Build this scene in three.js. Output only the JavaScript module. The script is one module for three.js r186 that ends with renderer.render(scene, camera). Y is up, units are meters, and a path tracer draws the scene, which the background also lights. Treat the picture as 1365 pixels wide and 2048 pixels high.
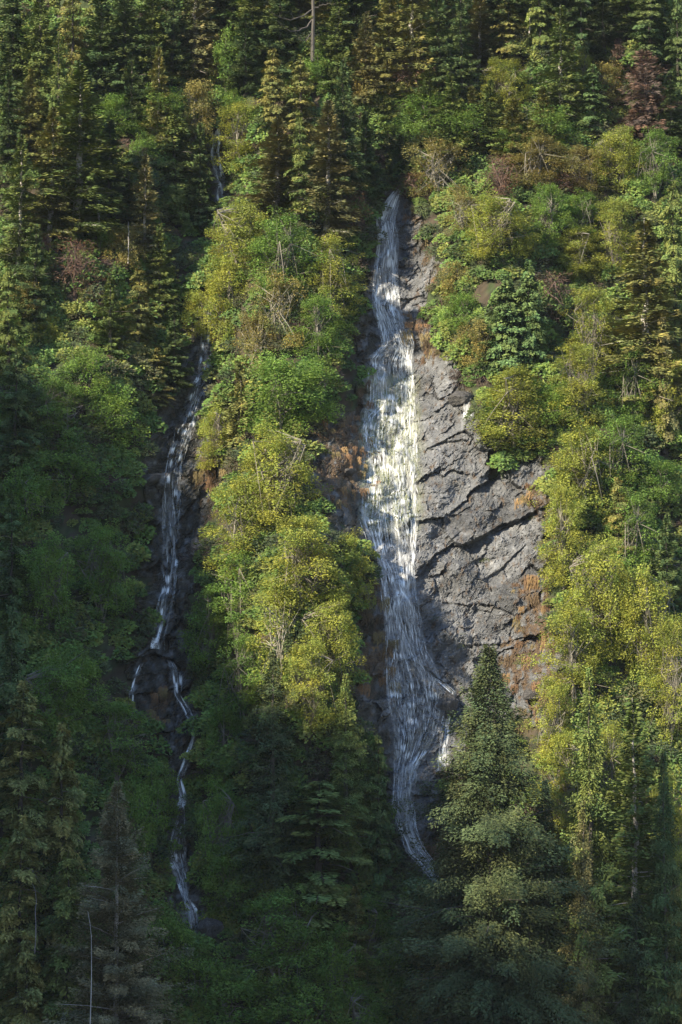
import * as THREE from 'three';
import { createNoise2D, createNoise3D } from 'simplex-noise';

// ------------------------------------------------------------------ camera, sky, sun, exposure
const scene = new THREE.Scene();
const rgb0 = (r, g, b) => new THREE.Color().setRGB(r, g, b);
const EYE = new THREE.Vector3(0, -28, 235);
const camera = new THREE.PerspectiveCamera(21.54, 1365 / 2048, 1, 4000);
camera.position.copy(EYE);
camera.lookAt(0, 0, 0);
camera.updateMatrixWorld();
const renderer = new THREE.WebGLRenderer({ antialias: true });
renderer.toneMapping = THREE.LinearToneMapping;
renderer.toneMappingExposure = 2.4;
renderer.shadowMap.enabled = true;

const SUN = new THREE.Vector3(-0.66, 0.475, 0.57).normalize();      // towards the sun: high on the left, behind the camera
const sun = new THREE.DirectionalLight(new THREE.Color().setRGB(1, 0.88, 0.66), 5);
sun.position.copy(SUN).multiplyScalar(300);
sun.castShadow = true;
sun.shadow.radius = 2;
Object.assign(sun.shadow.camera, { left: -120, right: 120, top: 120, bottom: -120, near: 1, far: 700 });
scene.add(sun, sun.target);
scene.fog = new THREE.FogExp2(rgb0(0.75, 0.85, 1), 0.00005);             // thin blue air between the camera and the slope

{ // a clear sky: paler towards the horizon
  const w = 64, h = 32, d = new Float32Array(w * h * 4);
  for (let j = 0; j < h; j++) {
    const e = ((j + 0.5) / h - 0.5) * Math.PI, t = Math.max(0, Math.sin(e));
    const k = Math.pow(1 - t, 2.2);
    for (let i = 0; i < w; i++) {
      const o = (j * w + i) * 4;
      if (e < 0) { d[o] = 0.05; d[o + 1] = 0.06; d[o + 2] = 0.06; }
      else { d[o] = 0.15 + 0.42 * k; d[o + 1] = 0.27 + 0.40 * k; d[o + 2] = 0.52 + 0.28 * k; }
      d[o + 3] = 1;
    }
  }
  const sky = new THREE.DataTexture(d, w, h, THREE.RGBAFormat, THREE.FloatType);
  sky.mapping = THREE.EquirectangularReflectionMapping;
  sky.magFilter = THREE.LinearFilter;
  sky.needsUpdate = true;
  scene.background = sky;
  scene.environment = sky;
  scene.backgroundIntensity = 0.82;
  scene.environmentIntensity = 0.82;
}

// ------------------------------------------------------------------ helpers
function rng(seed) { let a = seed >>> 0; return () => { a = (a + 0x6D2B79F5) | 0; let t = Math.imul(a ^ (a >>> 15), 1 | a); t = (t + Math.imul(t ^ (t >>> 7), 61 | t)) ^ t; return ((t ^ (t >>> 14)) >>> 0) / 4294967296; }; }
const n2 = createNoise2D(rng(11)), n2b = createNoise2D(rng(12)), n2c = createNoise2D(rng(13)), n3 = createNoise3D(rng(14));
const clamp = (x, a = 0, b = 1) => Math.min(b, Math.max(a, x)), lerp = (a, b, t) => a + (b - a) * t;
const smooth = (a, b, x) => { const t = clamp((x - a) / (b - a)); return t * t * (3 - 2 * t); };
const fbm = (x, y, o = 4, f = n2) => { let s = 0, a = 0.5; for (let i = 0; i < o; i++) { s += a * f(x, y); x = x * 2.03 + 7.1; y = y * 2.03 - 3.7; a *= 0.5; } return s; };
const used = {};
function numbered(name) { const n = used[name] = (used[name] ?? -1) + 1; return n ? `${name}_${String(n).padStart(3, '0')}` : name; }
function tag(o, label, category, group, kind) {
  if (label) o.userData.label = label;
  if (category) o.userData.category = category;
  if (group) o.userData.group = group;
  if (kind) o.userData.kind = kind;
  return o;
}
function mesh(name, geometry, material, parent = scene) {
  const m = new THREE.Mesh(geometry, material);
  m.name = parent === scene ? numbered(name) : name;
  m.castShadow = m.receiveShadow = true;
  parent.add(m);
  return m;
}
const rgb = (r, g, b) => new THREE.Color().setRGB(r, g, b);

// A builder of loose triangles with a colour per vertex.
class Soup {
  constructor() { this.p = []; this.c = []; this.i = []; }
  get n() { return this.p.length / 3; }
  vert(x, y, z, c) { this.p.push(x, y, z); this.c.push(c[0], c[1], c[2]); return this.n - 1; }
  kite(o, dir, side, len, wid, c) {                                // a leaf or a needle spray: pointed at both ends
    const a = this.vert(o.x, o.y, o.z, c), k = 0.45;
    const mx = o.x + dir.x * len * k, my = o.y + dir.y * len * k, mz = o.z + dir.z * len * k;
    this.vert(mx + side.x * wid, my + side.y * wid, mz + side.z * wid, c);
    this.vert(o.x + dir.x * len, o.y + dir.y * len, o.z + dir.z * len, c);
    this.vert(mx - side.x * wid, my - side.y * wid, mz - side.z * wid, c);
    this.i.push(a, a + 1, a + 2, a, a + 2, a + 3);
  }
  tube(points, radii, sides, c, wob = 0) {                         // a limb through points
    const rings = [], up = new THREE.Vector3(), t = new THREE.Vector3(), a = new THREE.Vector3(), b = new THREE.Vector3();
    points.forEach((q, k) => {
      t.subVectors(points[Math.min(k + 1, points.length - 1)], points[Math.max(k - 1, 0)]).normalize();
      up.set(0.3, 0.2, 1); if (Math.abs(t.dot(up)) > 1) up.set(1, 0, 0);
      a.crossVectors(t, up).normalize(); b.crossVectors(t, a);
      const ring = [];
      for (let s = 0; s < sides; s++) {
        const w = s / sides * Math.PI * 2, r = radii[k], g = 1 + wob * n3(q.x * 9 + s, q.y * 2.2, q.z * 9);
        ring.push(this.vert(q.x + (a.x * Math.cos(w) + b.x * Math.sin(w)) * r, q.y + (a.y * Math.cos(w) + b.y * Math.sin(w)) * r, q.z + (a.z * Math.cos(w) + b.z * Math.sin(w)) * r, [c[0] * g, c[1] * g, c[2] * g]));
      }
      rings.push(ring);
    });
    for (let k = 0; k + 1 < rings.length; k++) for (let s = 0; s < sides; s++) {
      const u = rings[k][s], v = rings[k][(s + 1) % sides], x = rings[k + 1][s], y = rings[k + 1][(s + 1) % sides];
      this.i.push(u, x, v, v, x, y);
    }
  }
  geometry() {
    const g = new THREE.BufferGeometry();
    g.setAttribute('position', new THREE.Float32BufferAttribute(this.p, 3));
    g.setAttribute('color', new THREE.Float32BufferAttribute(this.c, 3));
    g.setIndex(this.i);
    return g;
  }
}

// ------------------------------------------------------------------ where things stand: photograph pixel -> point on the hillside
const SLOPE = 0.55;
const AX = new THREE.Vector3(), AY = new THREE.Vector3(), AZ = new THREE.Vector3();
camera.matrixWorld.extractBasis(AX, AY, AZ);
const FOCAL = 1024 / Math.tan(21.54 / 2 * Math.PI / 180);
const ray = (px, py) => new THREE.Vector3().addScaledVector(AX, px - 682.5).addScaledVector(AY, 1024 - py).addScaledVector(AZ, -FOCAL).normalize();
function W(px, py) {                                               // on the mean slope
  const d = ray(px, py), t = -(EYE.z + SLOPE * EYE.y) / (d.z + SLOPE * d.y);
  return [EYE.x + d.x * t, EYE.y + d.y * t];
}
const line = (pts) => pts.map(([px, py, ...rest]) => [...W(px, py), ...rest]);
function nearest(L, x, y) {                                        // [distance, then the line's own values there, signed side]
  let best = 1e9, out = null;
  for (let k = 0; k + 1 < L.length; k++) {
    const a = L[k], b = L[k + 1], dx = b[0] - a[0], dy = b[1] - a[1];
    const t = clamp(((x - a[0]) * dx + (y - a[1]) * dy) / (dx * dx + dy * dy)), ex = x - a[0] - dx * t, ey = y - a[1] - dy * t, d = ex * ex + ey * ey;
    if (d < best) { best = d; out = [k, t, ex]; }
  }
  const [k, t, ex] = out;
  return { d: Math.sqrt(best), w: lerp(L[k][2] ?? 0, L[k + 1][2] ?? 0, t), h: lerp(L[k][3] ?? 0, L[k + 1][3] ?? 0, t), side: Math.sign(ex) };
}
function inside(poly, x, y) {                                      // signed distance, positive inside
  let ins = false, best = 1e9;
  for (let i = 0, j = poly.length - 1; i < poly.length; j = i++) {
    const [xi, yi] = poly[i], [xj, yj] = poly[j];
    if ((yi > y) !== (yj > y) && x < (xj - xi) * (y - yi) / (yj - yi) + xi) ins = !ins;
    const dx = xj - xi, dy = yj - yi, t = clamp(((x - xi) * dx + (y - yi) * dy) / (dx * dx + dy * dy));
    best = Math.min(best, Math.hypot(x - xi - dx * t, y - yi - dy * t));
  }
  return ins ? Math.sqrt(best * best) : -best;
}

// ------------------------------------------------------------------ the lie of the land
const GULLY_MAIN = line([[810, 300, 4, 2], [790, 400, 4.5, 4.2], [770, 560, 5, 5], [780, 690, 5.5, 3.8], [775, 850, 6.5, 1.4], [780, 1050, 7, 1.6], [800, 1200, 7, 3.6], [830, 1420, 7, 4], [815, 1600, 6, 4.2], [860, 1740, 6, 3.6], [880, 1900, 7, 2]]);
const GULLY_LEFT = line([[440, 150, 3, 1.5], [440, 300, 4, 3.5], [430, 450, 4, 4], [412, 620, 4.5, 4], [395, 800, 5, 4.2], [345, 1000, 5.5, 4.5], [320, 1250, 6, 4.5], [340, 1400, 5.5, 4], [370, 1600, 5, 4.2], [380, 1850, 5, 3], [400, 2000, 6, 1.5]]);
const RIBS = [
  line([[590, 300, 5, 2], [570, 550, 5.5, 3.2], [550, 800, 5.5, 2.6], [575, 1000, 6, 5.5], [640, 1130, 6.2, 10], [650, 1350, 6.5, 9.5], [640, 1550, 7, 6], [650, 1900, 7, 2]]),
  line([[60, 350, 7, 2], [80, 700, 8, 3], [60, 1100, 8, 3.5], [100, 1700, 9, 3.5]]),
  line([[930, 420, 4, 1.5], [1010, 700, 5.5, 2.8], [1150, 850, 6, 3.4], [1180, 1100, 6.5, 4], [1220, 1500, 7, 4], [1200, 2000, 9, 3]]),
];
function land(x, y) {
  let z = -SLOPE * y;
  if (y > 72) z -= (y - 72) * (y - 72) * 0.012;
  const wx = x + 1.2 * n2(x * 0.08, y * 0.08), wy = y + 1.2 * n2b(x * 0.08, y * 0.08);
  for (const [g, s] of [[GULLY_MAIN, -1], [GULLY_LEFT, -1], [RIBS[0], 1], [RIBS[1], 1], [RIBS[2], 1]]) {
    const q = nearest(g, wx, wy);
    z += s * q.h * Math.exp(-(q.d / q.w) * (q.d / q.w));
  }
  return z + 1.5 * n2(x * 0.06 + 3, y * 0.06) + 0.6 * n2b(x * 0.19, y * 0.19) + 0.3 * n2c(x * 0.5, y * 0.5);
}
function at(px, py, lift = 0) {
  const d = ray(px, py);
  let t = 150, p = new THREE.Vector3(), last = t;
  for (; t < 330; t += 1) { p.copy(EYE).addScaledVector(d, t); if (p.z < land(p.x, p.y)) break; last = t; }
  let lo = last, hi = t;
  for (let k = 0; k < 14; k++) { const m = (lo + hi) / 2; p.copy(EYE).addScaledVector(d, m); if (p.z < land(p.x, p.y)) hi = m; else lo = m; }
  p.z += lift;
  return p;
}
const trace = (pts) => pts.map(([px, py, ...rest]) => { const p = at(px, py); return [p.x, p.y, ...rest]; });
const FALL_MAIN = trace([[802, 372, .25], [787, 400, .6], [770, 440, 1], [776, 480, 1.05], [772, 560, 1.2], [772, 620, 1.4], [790, 668, 1.4], [797, 690, 1.5], [782, 722, 2.1], [782, 800, 2.2], [778, 880, 2.6], [780, 960, 2.5], [780, 1040, 2.5], [785, 1085, 2.1], [790, 1130, 1.7], [797, 1180, 1.6], [806, 1240, 1.65], [814, 1300, 1.8], [826, 1350, 2.3], [834, 1420, 2.5], [832, 1480, 1.9], [812, 1540, 1.0], [806, 1600, .9], [814, 1660, .85], [830, 1700, .9], [858, 1732, .8], [878, 1762, .6], [905, 1800, .7], [925, 1850, .7]]);
const FALL_LEFT = trace([[415, 605, .35], [412, 690, .7], [408, 760, .75], [392, 800, .85], [368, 870, .85], [350, 930, .75], [345, 1000, .8], [344, 1100, .8], [336, 1180, .75], [324, 1250, .6], [312, 1300, .45]]);
const FALL_LOW = trace([[345, 1322, .4], [356, 1345, .5], [358, 1390, .35], [374, 1420, .35], [394, 1465, .3], [376, 1520, .35], [360, 1560, .3], [368, 1600, .4], [360, 1650, .6], [350, 1712, .95], [364, 1750, .6], [372, 1790, .35], [386, 1820, .45], [388, 1858, .35]]);
const FALL_TOP = trace([[438, 255, .35], [430, 310, .45], [442, 370, .55], [440, 435, .35]]);
const ROCK_MAIN = trace([[775, 372], [815, 372], [835, 440], [852, 470], [868, 500], [872, 560], [862, 620], [885, 690], [935, 770], [960, 860], [1000, 925], [1095, 895], [1112, 960], [1092, 1100], [1115, 1230], [1125, 1330], [1105, 1500], [1080, 1530], [1040, 1420], [960, 1500], [905, 1560], [895, 1780], [860, 1800], [785, 1700], [760, 1600], [740, 1480], [705, 1440], [720, 1250], [745, 1110], [650, 1030], [612, 920], [640, 840], [715, 800], [725, 730], [690, 700], [715, 600], [740, 480]]);
const ROCK_LEFT = trace([[400, 560], [440, 620], [432, 760], [415, 860], [455, 915], [440, 1000], [400, 1100], [385, 1250], [395, 1350], [405, 1450], [380, 1490], [385, 1600], [390, 1720], [425, 1820], [435, 1880], [370, 1880], [340, 1790], [325, 1700], [345, 1560], [310, 1480], [255, 1420], [245, 1340], [285, 1280], [285, 1150], [290, 1050], [275, 940], [310, 830], [330, 740], [375, 640]]);
const ROCK_TOP = trace([[420, 240], [455, 250], [465, 400], [435, 490], [400, 490], [398, 380]]);
const rockiness = (P) => (x, y) => inside(P, x, y) + 0.7 * n2(x * 0.35, y * 0.35) + 0.35 * n2b(x * 1.1, y * 1.1);
const rockAt = [ROCK_MAIN, ROCK_LEFT, ROCK_TOP].map(rockiness);
const rocky = (x, y) => Math.max(rockAt[0](x, y), rockAt[1](x, y), rockAt[2](x, y));
const metresPerPixel = (p) => -(p.clone().sub(EYE).dot(AZ)) / FOCAL;

// ------------------------------------------------------------------ hillside
function sheet(x0, x1, y0, y1, step, zOf, colorOf, keep) {
  const nx = Math.round((x1 - x0) / step), ny = Math.round((y1 - y0) / step), p = [], c = [], uv = [], idx = [], id = new Int32Array((nx + 1) * (ny + 1)).fill(-1);
  const ok = (i, j) => id[j * (nx + 1) + i];
  for (let j = 0; j <= ny; j++) for (let i = 0; i <= nx; i++) {
    const x = x0 + i * step, y = y0 + j * step, r = keep ? keep(x, y) : 1;
    if (r <= 0) continue;
    const z = zOf(x, y, r), k = colorOf(x, y, r);
    id[j * (nx + 1) + i] = p.length / 3;
    p.push(x, y, z); c.push(k[0], k[1], k[2]); uv.push(x / 4, (y * 1.15) / 4);
  }
  for (let j = 0; j < ny; j++) for (let i = 0; i < nx; i++) {
    const a = ok(i, j), b = ok(i + 1, j), d = ok(i, j + 1), e = ok(i + 1, j + 1);
    if (a < 0 || b < 0 || d < 0 || e < 0) continue;
    idx.push(a, b, e, a, e, d);
  }
  const g = new THREE.BufferGeometry();
  g.setAttribute('position', new THREE.Float32BufferAttribute(p, 3));
  g.setAttribute('color', new THREE.Float32BufferAttribute(c, 3));
  g.setAttribute('uv', new THREE.Float32BufferAttribute(uv, 2));
  g.setIndex(idx);
  g.computeVertexNormals();
  return g;
}
function bumpTexture(seed, ridged) {
  const n = 512, d = new Uint8Array(n * n * 4), f = createNoise3D(rng(seed)), g = createNoise3D(rng(seed + 1));
  const per = (x, y, k, h) => { const a = x * 2 * Math.PI, b = y * 2 * Math.PI; return h(Math.cos(a) * k + Math.cos(b) * k * 0.7, Math.sin(a) * k + 3, Math.sin(b) * k - Math.cos(b) * k * 0.4); };
  for (let j = 0; j < n; j++) for (let i = 0; i < n; i++) {
    let v = 0, a = 0.5, k = 2.5;
    for (let o = 0; o < 5; o++) { let q = per(i / n, j / n, k, o % 2 ? f : g); if (ridged) q = 1 - 2 * Math.abs(q); v += a * q; a *= 0.6; k *= 2; }
    const u = clamp(0.5 + v * 0.38) * 255, o = (j * n + i) * 4;
    d[o] = d[o + 1] = d[o + 2] = u; d[o + 3] = 255;
  }
  const t = new THREE.DataTexture(d, n, n);
  t.wrapS = t.wrapT = THREE.RepeatWrapping; t.magFilter = THREE.LinearFilter; t.needsUpdate = true;
  return t;
}
const soilMat = new THREE.MeshStandardMaterial({ vertexColors: true, roughness: 0.95 });
const soil = (x, y) => {
  const a = fbm(x * 0.4, y * 0.4, 4), b = fbm(x * 1.7 + 9, y * 1.7, 3, n2b);
  const g = smooth(-0.2, 0.35, a);
  return [lerp(0.045, 0.03, g) * (1 + b * 0.8), lerp(0.034, 0.045, g) * (1 + b * 0.8), lerp(0.022, 0.014, g) * (1 + b * 0.8)];
};
const hillside = mesh('hillside', sheet(-46, 46, -64, 76, 0.3, (x, y) => {
  const r = rocky(x, y);
  return land(x, y) + 0.22 * fbm(x * 1.1, y * 1.1, 3) - 0.9 * smooth(0, 1.4, r);
}, soil), soilMat);
tag(hillside, null, null, null, 'structure');
{ // the same hillside going on outside the frame, and the valley floor
  const far = mesh('mountain', (() => {
    const a = [[-200, -46, -64, 130], [46, 160, -64, 130], [-46, 46, 76, 130]], out = [];
    const S = new Soup();
    for (const [x0, x1, y0, y1] of a) {
      const st = 2, nx = Math.round((x1 - x0) / st), ny = Math.round((y1 - y0) / st), base = S.n;
      for (let j = 0; j <= ny; j++) for (let i = 0; i <= nx; i++) { const x = x0 + (x1 - x0) * i / nx, y = y0 + (y1 - y0) * j / ny; S.vert(x, y, land(x, y) + 0.22 * fbm(x * 1.1, y * 1.1, 3) - 0.05, [0.03, 0.045, 0.015]); }
      for (let j = 0; j < ny; j++) for (let i = 0; i < nx; i++) { const k = base + j * (nx + 1) + i; S.i.push(k, k + 1, k + nx + 2, k, k + nx + 2, k + nx + 1); }
    }
    const g = S.geometry(); g.computeVertexNormals(); return g;
  })(), soilMat);
  tag(far, null, null, null, 'structure');
  const floor = mesh('ground', new THREE.PlaneGeometry(3000, 3000), new THREE.MeshStandardMaterial({ color: rgb(0.05, 0.06, 0.03), roughness: 1 }));
  floor.rotation.x = -Math.PI / 2; floor.position.y = -64; tag(floor, null, null, null, 'structure');
}
{ // the spur of the mountain outside the frame on the left: crest shaped so that its shadow lies over the foot of the slope
  const R = new THREE.Vector3(SUN.z, 0, -SUN.x).normalize(), U = new THREE.Vector3(0, 1, 0).addScaledVector(SUN, -SUN.y).normalize();
  const crest = [[-110, 40], [-60, 14], [-40, 7], [-25, 4], [-15, 1], [-6, -7], [2, -18], [10, -23], [18, -24], [24, -25], [28, -27], [31, -38], [33.5, -38], [36, -17], [45, -12], [60, -8]];
  const S = new Soup(), n = 220, H = new THREE.Vector3(SUN.x, 0, SUN.z).normalize(), rows = 14;
  for (let i = 0; i <= n; i++) {
    const a = lerp(-110, 60, i / n);
    let k = 0; while (k < crest.length - 2 && crest[k + 1][0] < a) k++;
    const b = lerp(crest[k][1], crest[k + 1][1], (a - crest[k][0]) / (crest[k + 1][0] - crest[k][0])) + 1.9 * n2(a * 0.3, 4) + 1.1 * n2(a * 1.1, 9);
    const q = new THREE.Vector3().addScaledVector(SUN, 190).addScaledVector(R, a).addScaledVector(U, b);
    for (let j = -rows; j <= rows; j++) {
      const s = j / rows, drop = Math.abs(s) * (q.y + 66);
      S.vert(q.x + H.x * s * 60 + 3 * n2(i * 0.2, j * 0.5) * Math.abs(s), q.y - drop + 3 * n2b(i * 0.15, j * 0.4) * Math.abs(s) * (1 - Math.abs(s)), q.z + H.z * s * 60, [0.03, 0.042, 0.016]);
    }
  }
  const m = 2 * rows + 1;
  for (let i = 0; i < n; i++) for (let j = 0; j < 2 * rows; j++) { const k = i * m + j; S.i.push(k, k + 1, k + m + 1, k, k + m + 1, k + m); }
  const g = S.geometry(); g.computeVertexNormals();
  tag(mesh('mountain', g, soilMat), null, null, null, 'structure');
}

// ------------------------------------------------------------------ bare rock: faceted blocks, ledges and cracks
const hash = (i, j, s) => { let h = Math.imul(i | 0, 374761393) ^ Math.imul(j | 0, 668265263) ^ Math.imul(s, 974634543); h = Math.imul(h ^ (h >>> 13), 1274126177); h ^= h >>> 16; return (h >>> 0) / 4294967296; };
function facet(x, y, size, angle, stretch, seed, offset, tilt) {   // [height of the block's face here, distance to the next block, block's own number]
  const c = Math.cos(angle), s = Math.sin(angle), u = (x * c + y * s) / (size * stretch), v = (-x * s + y * c) / size;
  const iu = Math.floor(u), iv = Math.floor(v);
  let d1 = 9, d2 = 9, bi = 0, bj = 0, bu = 0, bv = 0;
  for (let j = -1; j <= 1; j++) for (let i = -1; i <= 1; i++) {
    const a = iu + i, b = iv + j, pu = a + hash(a, b, seed), pv = b + hash(a, b, seed + 1), d = Math.hypot(u - pu, v - pv);
    if (d < d1) { d2 = d1; d1 = d; bi = a; bj = b; bu = pu; bv = pv; } else if (d < d2) d2 = d;
  }
  const h = (hash(bi, bj, seed + 2) - 0.5) * 2 * offset + ((hash(bi, bj, seed + 3) - 0.5) * (u - bu) * stretch + (hash(bi, bj, seed + 4) - 0.5) * (v - bv)) * 2 * tilt * size;
  return [h, (d2 - d1) * size, hash(bi, bj, seed + 5)];
}
const LEDGES = [
  [trace([[835, 1158], [868, 1112], [905, 1088], [925, 1092], [960, 1078], [1000, 1052], [1040, 1040], [1095, 1012]]), 1.0],
  [trace([[968, 955], [985, 930], [1008, 905], [1015, 900]]), 0.9],
  [trace([[860, 897], [880, 886], [918, 882]]), 0.5],
  [trace([[842, 968], [860, 950], [880, 934]]), 0.55],
  [trace([[965, 1160], [1000, 1140], [1050, 1090]]), 0.5],
  [trace([[915, 806], [935, 803]]), 0.7],
  [trace([[730, 722], [770, 716], [800, 706], [830, 702]]), 0.8],
  [trace([[715, 660], [750, 640], [770, 648]]), 0.5],
  [trace([[800, 600], [840, 592], [850, 598]]), 0.6],
  [trace([[780, 1335], [815, 1318], [850, 1335], [890, 1368]]), 0.6],
  [trace([[1010, 1250], [1050, 1222], [1085, 1180]]), 0.7],
  [trace([[930, 1290], [1000, 1290], [1060, 1270]]), 0.5],
  [trace([[868, 1402], [890, 1395], [905, 1408]]), 0.9],
  [trace([[380, 782], [405, 776], [430, 778]]), 0.6],
  [trace([[270, 1320], [310, 1308], [350, 1322], [365, 1340]]), 1.1],
  [trace([[310, 1470], [345, 1462]]), 0.6],
].map(([L, h]) => [L.slice().sort((p, q) => p[0] - q[0]), h]);
function ledges(x, y) {
  let s = 0;
  for (const [L, h] of LEDGES) {
    const x0 = L[0][0], x1 = L[L.length - 1][0];
    if (x < x0 - 0.6 || x > x1 + 0.6) continue;
    let k = 0; while (k < L.length - 2 && L[k + 1][0] < x) k++;
    const t = clamp((x - L[k][0]) / (L[k + 1][0] - L[k][0])), dy = y - lerp(L[k][1], L[k + 1][1], t) - 0.16 * (Math.abs(n2(x * 1.1, h * 9)) - 0.3) - 0.05 * (hash(Math.floor(x * 2.6), Math.floor(h * 90), 7) - 0.5);
    const end = smooth(x0 - 0.6, x0 + 0.3, x) * (1 - smooth(x1 - 0.3, x1 + 0.6, x));
    if (dy > 6 || dy < -4) continue;
    const up = smooth(-0.05, 0.05, dy);
    s += 0.8 * h * end * (up * 0.45 * Math.exp(-Math.max(dy, 0) / 1.6) - (1 - up) * 0.55 * Math.exp(Math.min(dy, 0) / 0.9));
  }
  return s;
}
function rockForm(x, y) {
  const wx = x + 0.15 * n2(x * 0.5, y * 0.5) + 0.08 * n2b(x * 2.1, y * 2.1), wy = y + 0.15 * n2b(x * 0.5, y * 0.5) + 0.08 * n2c(x * 2.1, y * 2.1);
  const a = facet(wx, wy, 3.4, 0.65, 1.9, 21, 0.25, 0.19), b = facet(wx, wy, 1.1, 0.8, 1.9, 41, 0.07, 0.22), c = facet(wx, wy, 0.34, 0.6, 1.8, 61, 0.02, 0.3);
  const e = facet(x, y, 0.16, 0.3, 1.5, 81, 0.012, 0.5)[0] + 0.05 * (0.5 - Math.abs(n2((wx * 0.62 + wy * 0.78) * 0.7, (wy * 0.62 - wx * 0.78) * 3.4))) + 0.03 * (0.5 - Math.abs(n2b((x * 0.7 + y * 0.7) * 1.6, (y * 0.7 - x * 0.7) * 7))), strata = (1 - Math.abs(n2c((wx * 0.8 + wy * 0.6) * 0.5, (wy * 0.8 - wx * 0.6) * 2.2))) * 0.05 * smooth(-0.2, 0.4, n2b(x * 0.2, y * 0.2));
  const crack = 0.3 * (1 - smooth(0, 0.08, a[1])) * smooth(0.5, 0.9, n2(x * 0.4, y * 0.4) * 0.5 + 0.6) + 0.08 * (1 - smooth(0, 0.05, b[1])) * smooth(0.6, 0.7, b[2]);
  return [a[0] + b[0] + c[0] - crack + e + strata + 0.035 * fbm(x * 2.4 + y * 1.2, y * 1.6 - x * 1.4, 5, n2c) + ledges(x, y), a, b, c];
}
const rockZ = (x, y, r) => land(x, y) + rockForm(x, y)[0] * smooth(-0.6, 0.6, r) + 0.25 - 1.1 * (1 - smooth(-0.9, 0.5, r));
const spots = (list) => { const P = list.map(([px, py, r]) => [...trace([[px, py]])[0], r / 22.75]); return (x, y) => { let s = 0; for (const [a, b, r] of P) s = Math.max(s, 1 - Math.hypot(x - a, (y - b) * 0.8) / r); return s; }; };
const STAIN = spots([[688, 860, 70], [690, 930, 80], [660, 970, 60], [700, 790, 60], [660, 760, 50], [1080, 1260, 60], [1050, 1320, 60], [1090, 1200, 50], [1095, 1400, 60], [1090, 1500, 60], [845, 650, 50], [890, 560, 40], [880, 460, 60], [840, 420, 40], [870, 690, 40], [1080, 1000, 40], [1060, 1180, 40], [425, 930, 45], [275, 880, 35], [320, 1410, 35], [860, 1690, 40], [745, 1320, 60], [735, 1200, 50]]);
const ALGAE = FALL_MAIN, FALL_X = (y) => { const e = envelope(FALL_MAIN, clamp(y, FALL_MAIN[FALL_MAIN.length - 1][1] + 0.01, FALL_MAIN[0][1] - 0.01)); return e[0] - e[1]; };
function rockColor(x, y, r) {
  const f = rockForm(x, y), a = fbm(x * 0.7, y * 0.7, 4), b = fbm(x * 4.5, y * 4.5, 3, n2b);
  let v = 0.15 + 0.07 * (f[1][2] - 0.5) + 0.06 * (f[2][2] - 0.5) + 0.035 * (f[3][2] - 0.5) + 0.06 * a + 0.05 * b;
  v = Math.max(0.03, v * (1 + 0.5 * smooth(0.25, 0.5, fbm(x * 0.9 + y * 0.5, y * 0.35 - x * 0.6, 4, n2c))));
  let c = [v * 0.955, v * 0.98, v * 1.04];
  const q = nearest(ALGAE, x, y), al = smooth(1.25, 0.65, q.d / (q.w + 0.25)) * smooth(-3.2, -0.5, y) * smooth(15.0, 13.6, y);
  if (al > 0) {                                                    // pale algae and lime under the water of the sunlit drop
    const m = al * smooth(-0.45, 0.25, fbm(x * 1.6, y * 0.5, 4, n2b) + 0.15), g = smooth(-0.2, 0.3, fbm(x * 2.2, y * 0.8, 3));
    c = [lerp(c[0], lerp(0.27, 0.16, g), m), lerp(c[1], lerp(0.28, 0.18, g), m), lerp(c[2], lerp(0.2, 0.07, g), m)];
  }
  const left = 1 - smooth(-0.6, 0.4, x - FALL_X(y)), mm = left * smooth(-0.5, 0.15, fbm(x * 0.9, y * 0.6, 4, n2b) + 0.25 * b) * (1 - al);   // dark moss and painted-in shade left of the main fall and in the left gully
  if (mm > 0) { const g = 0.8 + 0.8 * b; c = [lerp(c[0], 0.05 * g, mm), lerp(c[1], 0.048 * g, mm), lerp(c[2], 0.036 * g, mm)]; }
  const st = STAIN(x, y), m = 0.85 * smooth(0.15, 0.6, st * 0.8 + 0.9 * fbm(x * 1.3, y * 0.7, 4, n2c)) * (st > -0.3 ? 1 : 0);
  if (m > 0 && al < 0.4) { const g = smooth(-0.3, 0.3, b); c = [lerp(c[0], lerp(0.075, 0.14, g), m), lerp(c[1], lerp(0.05, 0.085, g), m), lerp(c[2], 0.036, m)]; }
  const e = smooth(0.9, -0.3, r + 0.8 * a);                         // soil and moss where the rock runs under the ground cover
  return [lerp(c[0], 0.06, e), lerp(c[1], 0.05, e), lerp(c[2], 0.02, e)];
}
const rockBump = bumpTexture(31, true);
rockBump.repeat.set(2.7, 2.7);
const rockMat = new THREE.MeshPhysicalMaterial({ vertexColors: true, flatShading: true, roughness: 0.3, bumpMap: rockBump, bumpScale: 0.1 });
const darkRockMat = rockMat;
const box = (P) => [Math.min(...P.map((p) => p[0])) - 1.2, Math.max(...P.map((p) => p[0])) + 1.2, Math.min(...P.map((p) => p[1])) - 1.2, Math.max(...P.map((p) => p[1])) + 1.2];
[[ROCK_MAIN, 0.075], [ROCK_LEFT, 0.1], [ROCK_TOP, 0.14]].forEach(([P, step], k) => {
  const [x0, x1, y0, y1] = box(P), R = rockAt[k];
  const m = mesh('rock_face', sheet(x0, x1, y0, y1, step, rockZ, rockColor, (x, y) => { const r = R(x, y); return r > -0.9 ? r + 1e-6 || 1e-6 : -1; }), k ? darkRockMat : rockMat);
  tag(m, ['broad wet grey rock face split by cracks and ledges right of the main falls', 'dark shaded rock bed of the thin left cascade', 'small dark rock chute above the bright alders at upper left'][k], null, null, 'structure');
});

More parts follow.
